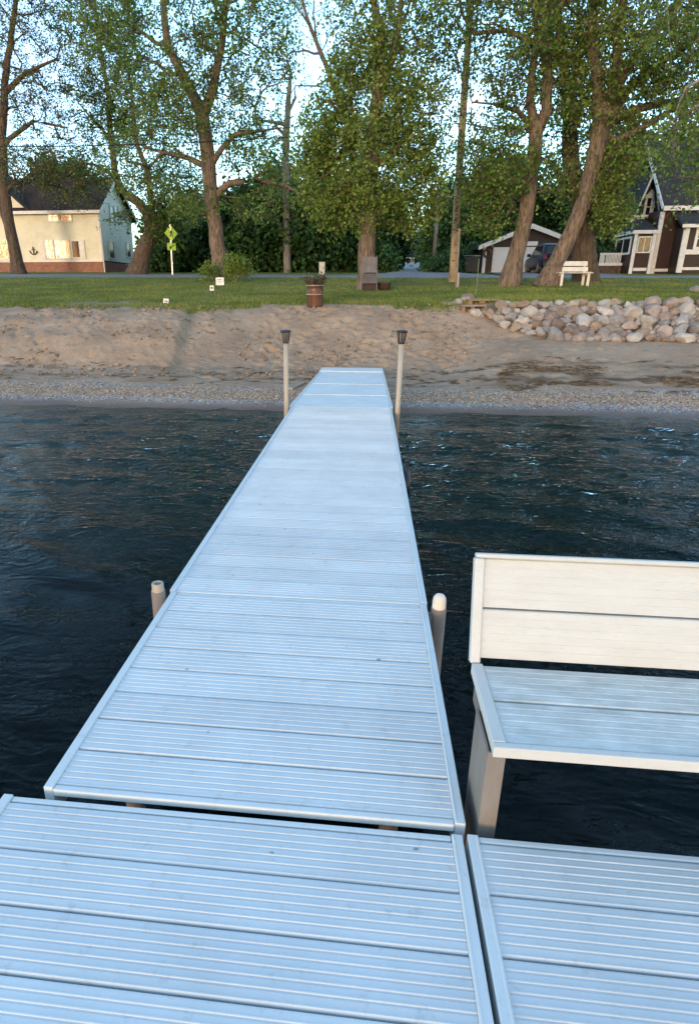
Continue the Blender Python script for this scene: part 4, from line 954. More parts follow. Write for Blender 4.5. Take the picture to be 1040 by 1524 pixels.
# ---------------------------------------------------------------- SUV in the drive (seen from behind)
def car(px0, px1, pyb, Y):
    x = (aty(px0, pyb, Y).x + aty(px1, pyb, Y).x) / 2; zb_ = g(x, Y) + .06; o = Vector((x, Y + 2, zb_))
    t = thing('parked_car', o, 'dark blue SUV parked in front of the white garage door, half behind the leaning trunk', 'car')
    paint_ = bpy.data.materials.new('car_paint'); nt = nodes(paint_); pb = finish(nt, (.008,.010,.020), .4, .0, None, .3)
    W = .93; sec = [(-2.25,.42,.95,.80),(-2.32,.40,1.0,.93),(-2.15,.36,1.05,1.0),(0,.34,1.04,1.0),(1.2,.34,1.02,1.0),(2.1,.38,.95,.97),(2.4,.45,.86,.85)]
    m = MB(o); vs = []; fs = []; rows = []
    for (y, lo, hi, wf) in sec:
        w = W * wf; pr = [(-w * .9, lo), (-w, lo + .12), (-w, (lo + hi) / 2), (-w * .96, hi), (w * .96, hi), (w, (lo + hi) / 2), (w, lo + .12), (w * .9, lo)]
        vs += [o + Vector((a, y - 0, b)) for a, b in pr]
    n = 8
    for i in range(len(sec) - 1):
        for k_ in range(n): fs.append((i * n + k_, i * n + (k_ + 1) % n, (i + 1) * n + (k_ + 1) % n, (i + 1) * n + k_))
    fs += [tuple(range(n)), tuple(range((len(sec) - 1) * n, len(sec) * n))]; m.add(vs, fs); body = m.build('body', paint_, t, True, .03)
    m = MB(o); cab = [(-2.18, 1.0, .90), (-1.95, 1.60, .78), (-1.7, 1.70, .74), (.1, 1.72, .74), (1.15, 1.02, .88)]; vs = []; fs = []
    for (y, z, w) in cab: vs += [o + Vector((-w * W / .93, y, z)), o + Vector((w * W / .93, y, z))]
    lo_ = len(vs); vs += [o + Vector((-.9, -2.18, .98)), o + Vector((.9, -2.18, .98)), o + Vector((-.9, 1.15, .98)), o + Vector((.9, 1.15, .98))]
    for i in range(4): fs.append((2 * i, 2 * i + 1, 2 * i + 3, 2 * i + 2))
    fs.append((0, 2, 4, 6, 8, lo_ + 2, lo_)); fs.append((1, 3, 5, 7, 9, lo_ + 3, lo_ + 1)); m.add(vs, fs); m.build('cabin', paint_, t, True, .03)
    def quad(name, pts, mat, th=.015, par=t):
        m = MB(o); pts = [o + Vector(p) for p in pts]; nn = (pts[1] - pts[0]).cross(pts[2] - pts[1]).normalized(); m.prism([p + nn * .004 for p in pts], nn * th); return m.build(name, mat, par, bevel=.004)
    quad('rear_window', [(-.72, -2.15, 1.09), (.72, -2.15, 1.09), (.66, -1.98, 1.54), (-.66, -1.98, 1.54)], M['darkglass'])
    for s in (-1, 1):
        pts = [(s * .865, -1.6, 1.08), (s * .865, .9, 1.10), (s * .765, .12, 1.60), (s * .765, -1.5, 1.58)]
        quad('side_window', pts if s > 0 else pts[::-1], M['darkglass'])
        red = bpy.data.materials.get('tail_red') or simple('tail_red', (.22,.01,.01), (.15,.005,.005), 9, .25)
        quad('tail_light', [(s * .88, -2.30, .82), (s * .66, -2.34, .82), (s * .70, -2.22, 1.06), (s * .88, -2.17, 1.06)][::(1 if s < 0 else -1)], red, .03)
        m = MB(o); m.box(tuple(o + Vector((s * .93, .62, 1.05))), tuple(o + Vector((s * 1.14, .80, 1.23)))); m.build('mirror', paint_, t, True, .03)
        for yy in (-1.42, 1.45):
            c = o + Vector((s * .82, yy, .335)); m = MB(o); m.tube([c - Vector((.12, 0, 0)), c - Vector((.10, 0, 0)), c + Vector((.10, 0, 0)), c + Vector((.12, 0, 0))], [.30, .345, .345, .30], 24); wh = m.build('wheel', M['black'], t, True)
            m = MB(o); m.tube([c - Vector((.125, 0, 0)), c + Vector((.125, 0, 0))], .20, 10); m.build('rim', M['galv'], wh, bevel=.01)
    quad('number_plate', [(-.26, -2.335, .66), (.26, -2.335, .66), (.26, -2.335, .80), (-.26, -2.335, .80)], M['trim'], .01)
    m = MB(o); m.box(tuple(o + Vector((-.86, -2.40, .40))), tuple(o + Vector((.86, -2.20, .62)))); m.build('bumper', M['black'], t, bevel=.05)
car(802, 850, 407, 40.6)

# ---------------------------------------------------------------- brown house at the right
BY = 44.0
def bp(px, py, Y=BY): return aty(px, py, Y)
b_x0 = bp(968.5, 400).x; b_x1 = b_x0 + 13; bzb = bp(968, 403).z; bez = bp(985, 312).z
bo_ = Vector((b_x0 + 4, BY + 4, bzb - .3)); BH_ = thing('brown_house', bo_, 'dark brown house with white trim, steep gable and a glazed bay', 'house')
m = MB(bo_); m.box((b_x0, BY, bzb - 1.0), (b_x1, BY + 8, bez)); m.build('wall', M['maroon'], BH_)
rh = 4.2
m = MB(bo_); m.prism([(b_x0 - .1, BY - .4, bez - .05), (b_x0 - .1, BY + 4, bez + rh), (b_x0 - .1, BY + 8.4, bez - .05), (b_x0 - .1, BY + 8.4, bez + .15), (b_x0 - .1, BY + 4, bez + rh + .22), (b_x0 - .1, BY - .4, bez + .15)], (13.3, 0, 0)); m.build('roof', M['roof_black'], BH_)
m = MB(bo_); m.box((b_x0 - .1, BY - .48, bez - .10), (b_x1, BY - .402, bez + .16)); m.build('gutter', M['trim'], BH_)
m = MB(bo_); m.bar((b_x0 - .15, BY - .42, bez + .06), (b_x0 - .15, BY + 4, bez + rh + .12), .05, .22); m.build('barge_board', M['trim'], BH_)
m = MB(bo_); m.box((b_x0 - .04, BY - .05, bzb - .3), (b_x0 + .19, BY + .1, bez - .11)); m.build('corner_board', M['trim'], BH_)
m = MB(bo_); m.box((b_x0 + .20, BY - .04, bzb - .05), (b_x1, BY + .02, bzb + .12)); m.build('base_board', M['trim'], BH_)
# set-back wing with the steep gable
GYY = 46.5
ax = aty(970, 256, GYY); el = aty(943.5, 322, GYY); ex = ax.x + (ax.x - el.x) * .9
m = MB(bo_); m.prism([(el.x + .25, GYY, bzb - .8), (ex, GYY, bzb - .8), (ex, GYY, el.z + .1), (ax.x, GYY, ax.z - .15), (el.x + .25, GYY, el.z + .1)], (0, 5, 0)); m.build('gable_wall', M['brown'], BH_)
m = MB(bo_)
for s, e in ((-1, el), (1, Vector((ex, 0, el.z)))): m.prism([(ax.x, GYY - .45, ax.z - .02), (e.x + s * .15, GYY - .45, e.z - .2), (e.x + s * .15, GYY - .45, e.z - .02), (ax.x, GYY - .45, ax.z + .22)], (0, 5.6, 0))
m.build('gable_roof', M['roof_black'], BH_)
m = MB(bo_)
for s, e in ((-1, el), (1, Vector((ex, 0, el.z)))): m.prism([(ax.x, GYY - .51, ax.z - .1), (e.x + s * .2, GYY - .51, e.z - .3), (e.x + s * .2, GYY - .51, e.z - .06), (ax.x, GYY - .51, ax.z + .26)], (0, .055, 0))
m.build('gable_barge_board', M['trim'], BH_)
for px in (961.5, 970.5):
    a = aty(px, 321, GYY); t_ = aty(px, 295, GYY)
    wf = wpanel(BH_, (a.x - .13, GYY - .01, a.z), (1, 0, 0), (0, 0, 1), (0, -1, 0), .34, t_.z - a.z, fr=.13, mull=(0, 1), mat='darkglass')
    m = MB(bo_); m.prism([(a.x - .26, GYY - .085, t_.z + .135), (a.x + .34, GYY - .085, t_.z + .135), (a.x + .04, GYY - .085, t_.z + .52)], (0, .07, 0)); m.build('window_head', M['trim'], wf)
# one storey bay
bx_a = bp(934.5, 403, 43.4).x; bx_b = b_x0 - .30; bay_y = 43.4
bz1 = bp(950, 348, bay_y).z; bz2 = bp(950, 375, bay_y).z
m = MB(bo_); m.box((bx_a, bay_y, bzb - .8), (bx_b, GYY - .01, bz1)); m.build('bay_wall', M['maroon'], BH_)
m = MB(bo_)
for x in (bx_a + .10, bx_b - .10): m.box((x - .10, bay_y - .06, bzb - .45), (x + .10, bay_y + .06, bz1 - .02))
m.box((bx_a + .25, bay_y - .045, bzb - .02), (bx_b - .25, bay_y + .03, bzb + .16)); m.build('bay_trim', M['trim'], BH_)
m = MB(bo_); m.box((bx_a - .15, bay_y - .16, bz1), (bx_b + .1, bay_y - .02, bz1 + .20)); m.box((bx_a - .15, bay_y - .018, bz1), (bx_a - .02, GYY - .1, bz1 + .20)); m.build('bay_gutter', M['trim'], BH_)
m = MB(bo_); hz_ = bp(950, 330, bay_y).z
m.add([(bx_a - .1, bay_y - .1, bz1 + .16), (bx_b + .1, bay_y - .1, bz1 + .16), (bx_b + .1, GYY - .02, bz1 + .16), (bx_a - .1, GYY - .02, bz1 + .16), (bx_a + .7, GYY - 1.3, hz_ + .3), (bx_b - .1, GYY - 1.3, hz_ + .3), (bx_b - .1, GYY - .02, hz_ + .5), (bx_a + .7, GYY - .02, hz_ + .5)],
      [(0,1,5,4),(1,2,6,5),(0,4,7,3),(4,5,6,7),(0,3,2,1),(2,3,7,6)]); m.build('bay_roof', M['roof_black'], BH_)
wpanel(BH_, (bx_a + .30, bay_y, bz2), (1, 0, 0), (0, 0, 1), (0, -1, 0), bx_b - bx_a - .60, bz1 - bz2 - .22, fr=.07, mull=(1, 0))
wpanel(BH_, (bx_a, GYY - .4, bz2), (0, -1, 0), (0, 0, 1), (-1, 0, 0), 2.3, bz1 - bz2 - .22, fr=.12, mull=(1, 0))
# small dormer / vent hood left of the gable
c = aty(948, 327, 45.6); m = MB(bo_); m.box((c.x - .42, 45.4, c.z - .45), (c.x + .35, 46.4, c.z + .12)); m.prism([(c.x - .55, 45.25, c.z + .12), (c.x + .48, 45.25, c.z + .12), (c.x + .48, 45.25, c.z + .24), (c.x - .55, 45.25, c.z + .24)], (0, 1.3, 0)); dm = m.build('chimney_hood', M['trim'], BH_)
# right-hand porch extension
PY2 = 42.6; ex0 = bp(1009, 396, PY2).x; pe = bp(1012, 338, PY2).z
m = MB(bo_); m.box((ex0, PY2, bzb - .8), (b_x1 + .5, BY + .05, pe)); m.build('porch_wall', M['brown'], BH_)
m = MB(bo_); m.prism([(ex0 - .35, PY2 - .3, pe - .05), (ex0 - .35, BY + .1, pe + 1.0), (ex0 - .35, BY + .1, pe + 1.15), (ex0 - .35, PY2 - .3, pe + .12)], (b_x1 - ex0 + .8, 0, 0)); m.build('porch_roof', M['roof_black'], BH_)
m = MB(bo_); m.box((ex0 - .1, PY2 - .06, bzb - .15), (ex0 + .22, PY2 + .05, pe - .06)); m.box((ex0 - .36, PY2 - .36, pe - .05), (b_x1 + .4, PY2 - .302, pe + .14)); zz = bp(1025, 375, PY2).z; m.box((ex0 + .23, PY2 - .05, zz - .14), (b_x1 + .4, PY2 + .02, zz + .14)); m.box((ex0 + .23, PY2 - .05, bzb), (b_x1 + .4, PY2 + .02, bzb + .16)); m.build('porch_trim', M['trim'], BH_)
a = bp(1034, 369, PY2); wpanel(BH_, (a.x, PY2, zz + .28), (1, 0, 0), (0, 0, 1), (0, -1, 0), 1.5, bp(1034, 342, PY2).z - zz - .3, fr=.16, mull=(0, 1), mat='darkglass')
# porch railing and deck left of the bay
ry = 44.6; r0, r1 = aty(890, 394, ry).x, bx_a - .02; rz0_, rz1_ = aty(900, 394, ry).z, aty(900, 376.5, ry).z
ro = Vector(((r0 + r1) / 2, ry, rz0_)); RL = thing('porch_railing', ro, 'white porch railing with a lattice end left of the brown house bay', 'railing')
m = MB(ro); m.box((r0, ry - .04, rz1_ - .10), (r1, ry + .04, rz1_)); m.box((r0, ry - .05, rz0_ - .06), (r1, ry + .05, rz0_ + .10)); m.build('rail', M['trim'], RL)
m = MB(ro); xs0 = r0 + .42
for i in range(11): x = xs0 + (r1 - .15 - xs0) * i / 10; m.box((x - .026, ry - .025, rz0_ + .10), (x + .026, ry + .025, rz1_ - .10))
m.build('baluster', M['trim'], RL)
m = MB(ro); m.box((r0 + .01, ry - .02, rz0_ + .10), (xs0 - .1, ry + .02, rz1_ - .1))
for i in range(6): m.bar((r0 + .03, ry - .03, rz0_ + .15 + i * .1), (xs0 - .13, ry - .03, rz0_ + .22 + i * .1), .03, .015)
m.build('lattice_panel', M['lattice'], RL)
m = MB(ro); m.box((r0 + .05, ry + .06, bzb - .9), (r1, ry + 1.8, rz0_ - .06)); m.build('porch_floor', M['bark_dark'], RL)

# ---------------------------------------------------------------- bungalow, far house, fence, utility box, bins
def small_house(name, label, px0, px1, py_e, py_top, Y, dep, wallm, roofm, gable_front=False, win=(), cat='house'):
    x0, x1 = aty(px0, 400, Y).x, aty(px1, 400, Y).x; z0 = min(g(x0, Y), g(x1, Y)); e = aty((px0 + px1) / 2, py_e, Y).z; t_ = aty((px0 + px1) / 2, py_top, Y).z
    o = Vector(((x0 + x1) / 2, Y + dep / 2, z0)); t = thing(name, o, label, cat)
    m = MB(o); m.box((x0, Y, z0 - .5), (x1, Y + dep, e))
    xm = (x0 + x1) / 2
    if gable_front: m.prism([(x0, Y, e), (x1, Y, e), (xm, Y, t_)], (0, dep, 0))
    m.build('wall', M[wallm], t); m = MB(o); mt = MB(o)
    if gable_front:
        k = (t_ - e) / (x1 - xm)
        for s, ee in ((-1, x0), (1, x1)):
            m.prism([(xm, Y - .4, t_ + .02), (ee + s * .4, Y - .4, e - .4 * k + .02), (ee + s * .4, Y - .4, e - .4 * k + .2), (xm, Y - .4, t_ + .2)], (0, dep + .8, 0))
            mt.prism([(xm, Y - .46, t_ - .1), (ee + s * .45, Y - .46, e - .4 * k - .12), (ee + s * .45, Y - .46, e - .4 * k + .16), (xm, Y - .46, t_ + .18)], (0, .055, 0))
    else:
        m.prism([(x0 - .3, Y - .4, e), (x0 - .3, Y + dep / 2, t_), (x0 - .3, Y + dep + .4, e), (x0 - .3, Y + dep + .4, e + .18), (x0 - .3, Y + dep / 2, t_ + .2), (x0 - .3, Y - .4, e + .18)], (x1 - x0 + .6, 0, 0))
        mt.box((x0 - .3, Y - .47, e), (x1 + .3, Y - .402, e + .16))
    m.build('roof', M[roofm], t); mt.build('roof_trim', M['trim'], t)
    for (a, b, c, d) in win:
        p = aty(a, d, Y); q = aty(b, c, Y); wpanel(t, (p.x, Y, p.z), (1, 0, 0), (0, 0, 1), (0, -1, 0), q.x - p.x, q.z - p.z, fr=.1, mull=(0, 1), mat='darkglass')
    return t
M['grey_siding'] = siding('grey_siding', (.30,.31,.29), .15)
small_house('bungalow', 'low grey house behind the forked tree, with a white framed window', 292, 350, 384, 372, 60, 7, 'grey_siding', 'roof_black', False, [(311, 317, 391, 398)])
small_house('shed', 'small shed with white gable trim right of the forked tree', 322, 352, 390, 369, 57, 5, 'grey_siding', 'roof_black', True, [(332, 338, 384, 392)], 'shed')
small_house('far_house', 'far brown house with a red roof at the end of the side street', 604, 646, 385, 376, 112, 8, 'maroon', 'roof_brown', False, [(612, 615, 386, 390), (628, 631, 386, 390)])
FY = 50.0
fx0, fx1 = aty(352, 400, FY).x, aty(566, 400, FY).x; fo = Vector(((fx0 + fx1) / 2, FY, g((fx0 + fx1) / 2, FY)))
M['fence'] = simple('weathered_fence', (.050,.046,.042), (.024,.022,.02), 3, .9, 0, .3, 20, .01, (3, 3, .3))
fe_ = thing('board_fence', fo, 'dark weathered board fence under the trees across the road', 'fence')
m = MB(fo); rf_ = random.Random(8); x = fx0
while x < fx1:
    zb_ = g(x, FY); h = 1.75 + rf_.uniform(-.03, .03); m.box((x, FY - .012, zb_ - .05), (x + .135, FY + .012, zb_ + h)); m.prism([(x, FY - .012, zb_ + h), (x + .135, FY - .012, zb_ + h), (x + .07, FY - .012, zb_ + h + .07)], (0, .024, 0)); x += .15
m.build('board_panel', M['fence'], fe_)
for i in range(6):
    x = fx0 + (fx1 - fx0) * i / 5; m = MB(fo); m.box((x - .06, FY + .05, g(x, FY) - .4), (x + .06, FY + .17, g(x, FY) + 1.85)); m.build('post', M['fence'], fe_)
u_ = aty(479, 409, 39.6); u_.z = g(u_.x, 39.6); t = thing('utility_box', u_, 'white utility box standing across the road near the fence', 'utility box')
m = MB(u_); m.box((u_.x - .17, 39.5, u_.z - .1), (u_.x + .17, 39.8, u_.z + .66)); m.box((u_.x - .19, 39.46, u_.z + .662), (u_.x + .19, 39.84, u_.z + .72)); m.build('cabinet', M['lattice'], t, bevel=.015)
m = MB(u_); m.box((u_.x - .13, 39.485, u_.z + .08), (u_.x + .13, 39.502, u_.z + .60)); dd = m.build('door', M['lattice'], t, bevel=.004)
m = MB(u_); m.box((u_.x + .07, 39.46, u_.z + .33), (u_.x + .10, 39.486, u_.z + .45)); m.build('handle', M['iron'], dd)
M['bin'] = simple('dark_bin', (.030,.034,.036), (.02,.022,.022), 4, .5)
for px, lab in ((695, 'left dark wheeled waste bin beside the garage'), (704, 'right dark wheeled waste bin with a pale lid, nearer the garage')):
    c = aty(px, 408, 44.5); c.z = g(c.x, 44.5); t = thing('waste_bin', c, lab, 'bin', 'waste bins beside the garage')
    m = MB(c); a, b = .22, .30
    m.add([c + Vector(v) for v in ((-a,-a,.06),(a,-a,.06),(a,a,.06),(-a,a,.06),(-b,-b,1.0),(b,-b,1.0),(b,b,1.0),(-b,b,1.0))], [(0,3,2,1),(4,5,6,7),(0,1,5,4),(1,2,6,5),(2,3,7,6),(3,0,4,7)]); m.build('bin_body', M['bin'], t, bevel=.02)
    m = MB(c); m.prism([c + Vector(v) for v in ((-.33,-.35,1.003),(.33,-.35,1.003),(.33,.36,1.06),(-.33,.36,1.06))], (0, 0, .06)); m.build('lid', M['bin'] if px < 700 else M['galv'], t, bevel=.02)
    for s in (-1, 1): m = MB(c); m.tube([c + Vector((s * .25, .24, .1)), c + Vector((s * .31, .24, .1))], .1, 14); m.build('wheel', M['black'], t)

# ---------------------------------------------------------------- poles, wires, signs
M['polewood'] = bark('pole_wood', (.56,.46,.34), (.36,.28,.20), .6)
PB = aty(673, 419, 28); PB.z = g(PB.x, 28)
t = thing('utility_pole', PB, 'tall pale wooden utility pole beside the road, leaning slightly', 'utility pole')
pt = [aty(673, 419, 28), aty(680, 300, 28), aty(690, 150, 28), aty(700, 10, 28), aty(704, -40, 28)]; pt[0].z = PB.z - .3
m = MB(PB); m.tube(pt, [.16, .15, .135, .12, .115], 16); m.build('post', M['polewood'], t, True)
m = MB(PB); rp = random.Random(2)
for i in range(26):
    s = rp.random() ** .8; py = 395 - 130 * s; q = aty(673 + 11 * (419 - py) / 150 + rp.uniform(-4, 3), py, 28 - .15); m.bar(q + Vector((-.05, -.012, 0)), q + Vector((.04, -.012, rp.uniform(-.02, .02))), .03, .035)
m.build('staples', M['iron'], t)
top = aty(702, -20, 28); m = MB(PB); m.bar(top + Vector((-1.1, 0, 0)), top + Vector((1.1, 0, 0)), .09, .12)
arm = m.build('cross_arm', M['polewood'], t, bevel=.01)
for dx in (-1.0, -.5, .5, 1.0): m = MB(PB); m.lathe(top + Vector((dx, 0, .06)), [(.0, 0), (.04, 0), (.05, .05), (.035, .08), (.045, .12), (.0, .14)], 10); m.build('insulator', M['cap'], arm, True)
def wire(label, pts, r=.016, sag=.5, n=26):
    m = MB(pts[0])
    for a, b in zip(pts[:-1], pts[1:]):
        m.tube([a.lerp(b, s) - Vector((0, 0, sag * 4 * s * (1 - s))) for s in np.linspace(0, 1, n)], r, 4)
    return tag(m.build('power_line', M['black']), label, 'cable', 'cables strung on the utility pole')
at1 = aty(688.3, 183, 28)
wire('lower cable sagging from the utility pole, crossing behind the trees', [aty(-400, 205, 28), at1, aty(1500, 216, 28)], .018, .55)
wire('upper cable above the lower one on the utility pole', [aty(-400, 192, 28.05), aty(689.5, 166, 28), aty(1500, 188, 28.05)], .010, .6)
wire('top cable strung high on the pole end of the cross arm', [aty(-400, -60, 28), top + Vector((-1, 0, .18)), aty(1500, -60, 28)], .012, .5)
pb2 = aty(643, 409, 47); pb2.z = g(pb2.x, 47); t = thing('utility_pole', pb2, 'smaller grey wooden pole on the corner of the side street', 'utility pole')
m = MB(pb2); q = [aty(643, 409, 47), aty(649, 340, 47), aty(653.5, 285, 47)]; q[0].z = pb2.z - .3; m.tube(q, [.15, .13, .11], 10); m.build('post', M['bark_grey'], t, True)
m = MB(pb2); c = aty(653, 293, 47); m.bar(c + Vector((-.9, 0, 0)), c + Vector((.9, 0, 0)), .1, .12); m.build('cross_arm', M['bark_grey'], t)
pc = aty(678.5, 430, 25); pc.z = g(pc.x, 25); t = thing('sign_post', pc, 'thin grey steel post on the lawn right of the utility pole', 'post')
m = MB(pc); q = [aty(678.5, 430, 25), aty(683.3, 340, 25)]; q[0].z = pc.z - .2
m.bar(q[0], q[1], .07, .012); m.bar(q[0] + Vector((-.034, .02, 0)), q[1] + Vector((-.034, .02, 0)), .012, .05); m.bar(q[0] + Vector((.034, .02, 0)), q[1] + Vector((.034, .02, 0)), .012, .05); m.build('channel', M['galv'], t, bevel=.002)
m = MB(pc); q1 = aty(681, 428, 24.9); q1.z = g(q1.x, 24.9) - .1; q2 = aty(682.3, 406, 24.9); m.tube([q1, q2], .03, 10); m.build('stub', M['pole'], t)
ps = aty(708, 442, 19.5); ps.z = g(ps.x, 19.5); m = MB(ps); q = aty(712.5, 385, 19.5); m.tube([ps - Vector((0, 0, .2)), ps.lerp(q, .5), q], [.012, .012, .010], 8)
M['stake'] = simple('green_stake', (.20,.22,.12), (.14,.15,.09), 10, .6)
tag(m.build('garden_stake', M['stake']), 'thin greenish stake standing on the lawn above the wooden steps', 'stake')
# pedestrian crossing sign
M['lime'] = simple('fluorescent_lime', (.56,.74,.04), (.50,.66,.03), 4, .4); M['steel'] = simple('steel_post', (.5,.5,.5), (.4,.4,.4), 10, .4, .6)
SY = 39.0; sb = aty(257, 408, SY); sb.z = g(sb.x, SY); t = thing('crossing_sign', sb, 'lime pedestrian crossing sign with an arrow plate on a thin post', 'road sign')
tp = aty(253.3, 334, SY); m = MB(sb); m.bar(sb - Vector((0, 0, .3)), tp, .06, .05, (0, 1, 0)); m.build('post', M['steel'], t)
c = aty(253.7, 347, SY - .06); s_ = .46; m = MB(sb); m.prism([c + Vector(v) for v in ((0,0,-s_),(s_,0,0),(0,0,s_),(-s_,0,0))], (0, .012, 0)); dpl = m.build('sign_plate', M['lime'], t, bevel=.02)
m = MB(sb); y_ = -.012
m.lathe(c + Vector((.02, -.004, .215)), [(0, -.035), (.03, -.02), (.035, 0), (.03, .02), (0, .035)], 10)
for a, b, w in (((.01,0,.16),(-.005,0,.0),.075),((-.005,0,.0),(-.09,0,-.21),.04),((.0,0,.0),(.085,0,-.11),.04),((.085,0,-.11),(.11,0,-.22),.034),((.01,0,.14),(-.09,0,.02),.028),((.01,0,.14),(.105,0,.03),.028)):
    m.bar(c + Vector(a) + Vector((0, y_, 0)), c + Vector(b) + Vector((0, y_, 0)), w, .008, (0, 1, 0))
m.build('walking_figure', M['iron'], dpl)
c2 = aty(254.6, 367, SY - .06); m = MB(sb); m.box(tuple(c2 + Vector((-.30, 0, -.20))), tuple(c2 + Vector((.30, .012, .20)))); apl = m.build('arrow_plate', M['lime'], t, bevel=.01)
m = MB(sb); m.bar(c2 + Vector((.18, -.01, .11)), c2 + Vector((-.09, -.01, -.05)), .05, .008, (0, 1, 0)); m.prism([c2 + Vector(v) for v in ((-.19, -.014, -.13), (-.02, -.014, -.10), (-.10, -.014, .03))], (0, .01, 0)); m.build('arrow', M['iron'], apl)
for q_ in (dpl, apl): q_.rotation_euler = (0, 0, rad(50))
# small notices by the beach
M['notice'] = simple('white_notice', (.78,.77,.75), (.7,.69,.67), 6, .5); M['ink_red'] = simple('red_print', (.45,.16,.13), None, 5, .6); M['ink'] = simple('dark_print', (.05,.05,.06), None, 5, .6)
def notice(px, pyb, pyt, wpx, hpx, Y, label, rows, ink, lean=0.0, stake=True):
    b = aty(px, pyb, Y); b.z = g(b.x, Y); k = Y / PXM; W_, H_ = wpx * k, hpx * k; c = aty(px - .5, pyt + hpx / 2, Y); t = thing('lawn_sign', b, label, 'sign')
    m = MB(b); m.bar(b - Vector((0, 0, .1)) + Vector((.02, .012, 0)), Vector((c.x, Y + .012, c.z)), .02, .014); m.build('stake', M['iron'], t)
    m = MB(b); m.box((c.x - W_ / 2, Y - .012, c.z - H_ / 2), (c.x + W_ / 2, Y, c.z + H_ / 2)); pl = m.build('plate', M['notice'], t, bevel=.004)
    m = MB(b)
    for (x0, x1, z0, z1) in rows: m.box((c.x + (x0 - .5) * W_, Y - .016, c.z + (z0 - .5) * H_), (c.x + (x1 - .5) * W_, Y - .0125, c.z + (z1 - .5) * H_))
    m.build('print', M[ink], pl)
    t.rotation_euler = (0, lean, 0)
notice(328, 439, 413.3, 12.5, 10.8, 20.6, 'white rectangular lawn sign with faint red lines of print on a stake', [(.18,.75,.68,.78),(.12,.85,.48,.56),(.2,.7,.26,.33)], 'ink_red')
notice(316, 437, 425, 6.2, 7.5, 21.4, 'smallest white marker plate, just below the red printed sign', [(.3,.75,.35,.7)], 'ink')
notice(248, 458, 444.5, 8.6, 11, 18.0, 'small white plate with two dark lines near the sand edge', [(.25,.8,.58,.74),(.15,.75,.3,.45)], 'ink', .06)

# board washed up on the sand beside the left light post
da, db = atz(431, 574, .19), atz(452, 566, .21)
for q_ in (da, db): q_.z = float(G(np.array([q_.x]), np.array([q_.y]), True)[0]) + .02
dm_ = MB((da + db) / 2); dm_.bar(da, db, .13, .03); M['drift'] = simple('driftwood', (.36,.31,.25), (.22,.18,.14), 5, .85, 0, .4, 30, .006, (1, 4, 1))
tag(dm_.build('driftwood_board', M['drift'], None, bevel=.006), 'short grey board lying on the sand beside the left light post', 'board')

# ---------------------------------------------------------------- lawn bench
LB = aty(850, 426, 25.6); LB.z = g(LB.x, 25.6)
t = thing('lawn_bench', LB, 'white wooden park bench with a slatted back on the lawn under the trees', 'bench')
ang = .14; cA, sA = math.cos(ang), math.sin(ang)
def lw(x, y, z): return LB + Vector((x * cA - y * sA, x * sA + y * cA, z))
M['bwood'] = simple('white_wood', (.74,.72,.66), (.55,.52,.46), 4, .55, 0, .2, 30, .006)
def lbar(name, a, b, w, h, up=(0, 0, 1)): m = MB(LB); m.bar(lw(*a), lw(*b), w, h, up); return m.build(name, M['bwood'], t, bevel=.006)
for s in (-1, 1):
    x = s * .50
    lbar('leg', (x, -.20, -.02), (x, -.20, .44), .09, .05); lbar('leg', (x, .22, -.02), (x, .20, .44), .09, .05); lbar('back_post', (x, .17, .40), (x, .30, .86), .08, .045)
    lbar('seat_support', (x, -.24, .41), (x, .24, .41), .045, .08)
    lbar('arm_end', (x * 1.06, -.26, .475), (x * 1.06, .02, .475), .05, .05)
m = MB(LB)
for y in (-.20, -.06, .08): m.bar(lw(-.64, y, .466), lw(.64, y, .466), .125, .03)
m.build('seat', M['bwood'], t, bevel=.005)
m = MB(LB); m.bar(lw(-.62, .195, .60), lw(.62, .195, .60), .03, .17, (0, .25, 1)); m.bar(lw(-.60, .245, .80), lw(.60, .245, .80), .03, .17, (0, .25, 1)); m.build('backrest', M['bwood'], t, bevel=.006)

# ---------------------------------------------------------------- planter barrel, deck chair, tub, steps
M['rust'] = simple('rusty_copper', (.19,.095,.06), (.09,.045,.03), 5, .45, .45, .2, 20, .006, (1, 1, .6), contrast=.15); M['band'] = simple('pale_band', (.52,.40,.30), (.34,.22,.15), 8, .5, .2)
pbk = aty(468.5, 460, 16.9); pbk.z = float(G(np.array([pbk.x]), np.array([16.9]), True)[0]) - .02
t = thing('barrel_planter', pbk, 'rusty metal barrel planter with twigs standing on the sand edge', 'planter')
m = MB(pbk); m.lathe(pbk, [(.0, 0), (.205, 0), (.21, .02), (.215, .28), (.225, .30), (.225, .33), (.212, .345), (.215, .50), (.232, .515), (.232, .545), (.205, .55), (.2, .48), (0, .47)], 28); m.build('barrel', M['rust'], t, True)
for z in (.30, .515): m = MB(pbk); m.tube([pbk + Vector((math.cos(a) * .228, math.sin(a) * .228, z)) for a in np.linspace(0, 6.283, 29)], .013, 6, False); m.build('band', M['band'], t, True)
m = MB(pbk); m.tube([pbk + Vector((.16 + .07 * math.sin(a), -.2 + .03 * math.cos(a) - .03, .40 - .14 * math.cos(a) * .8)) for a in np.linspace(.4, 3.6, 12)], .008, 5); m.build('handle', M['iron'], t, True)
m = MB(pbk); m.lathe(pbk, [(0, .475), (.199, .478)], 20); m.build('soil', M['bark_dark'], t)
m = MB(pbk); rb_ = random.Random(12)
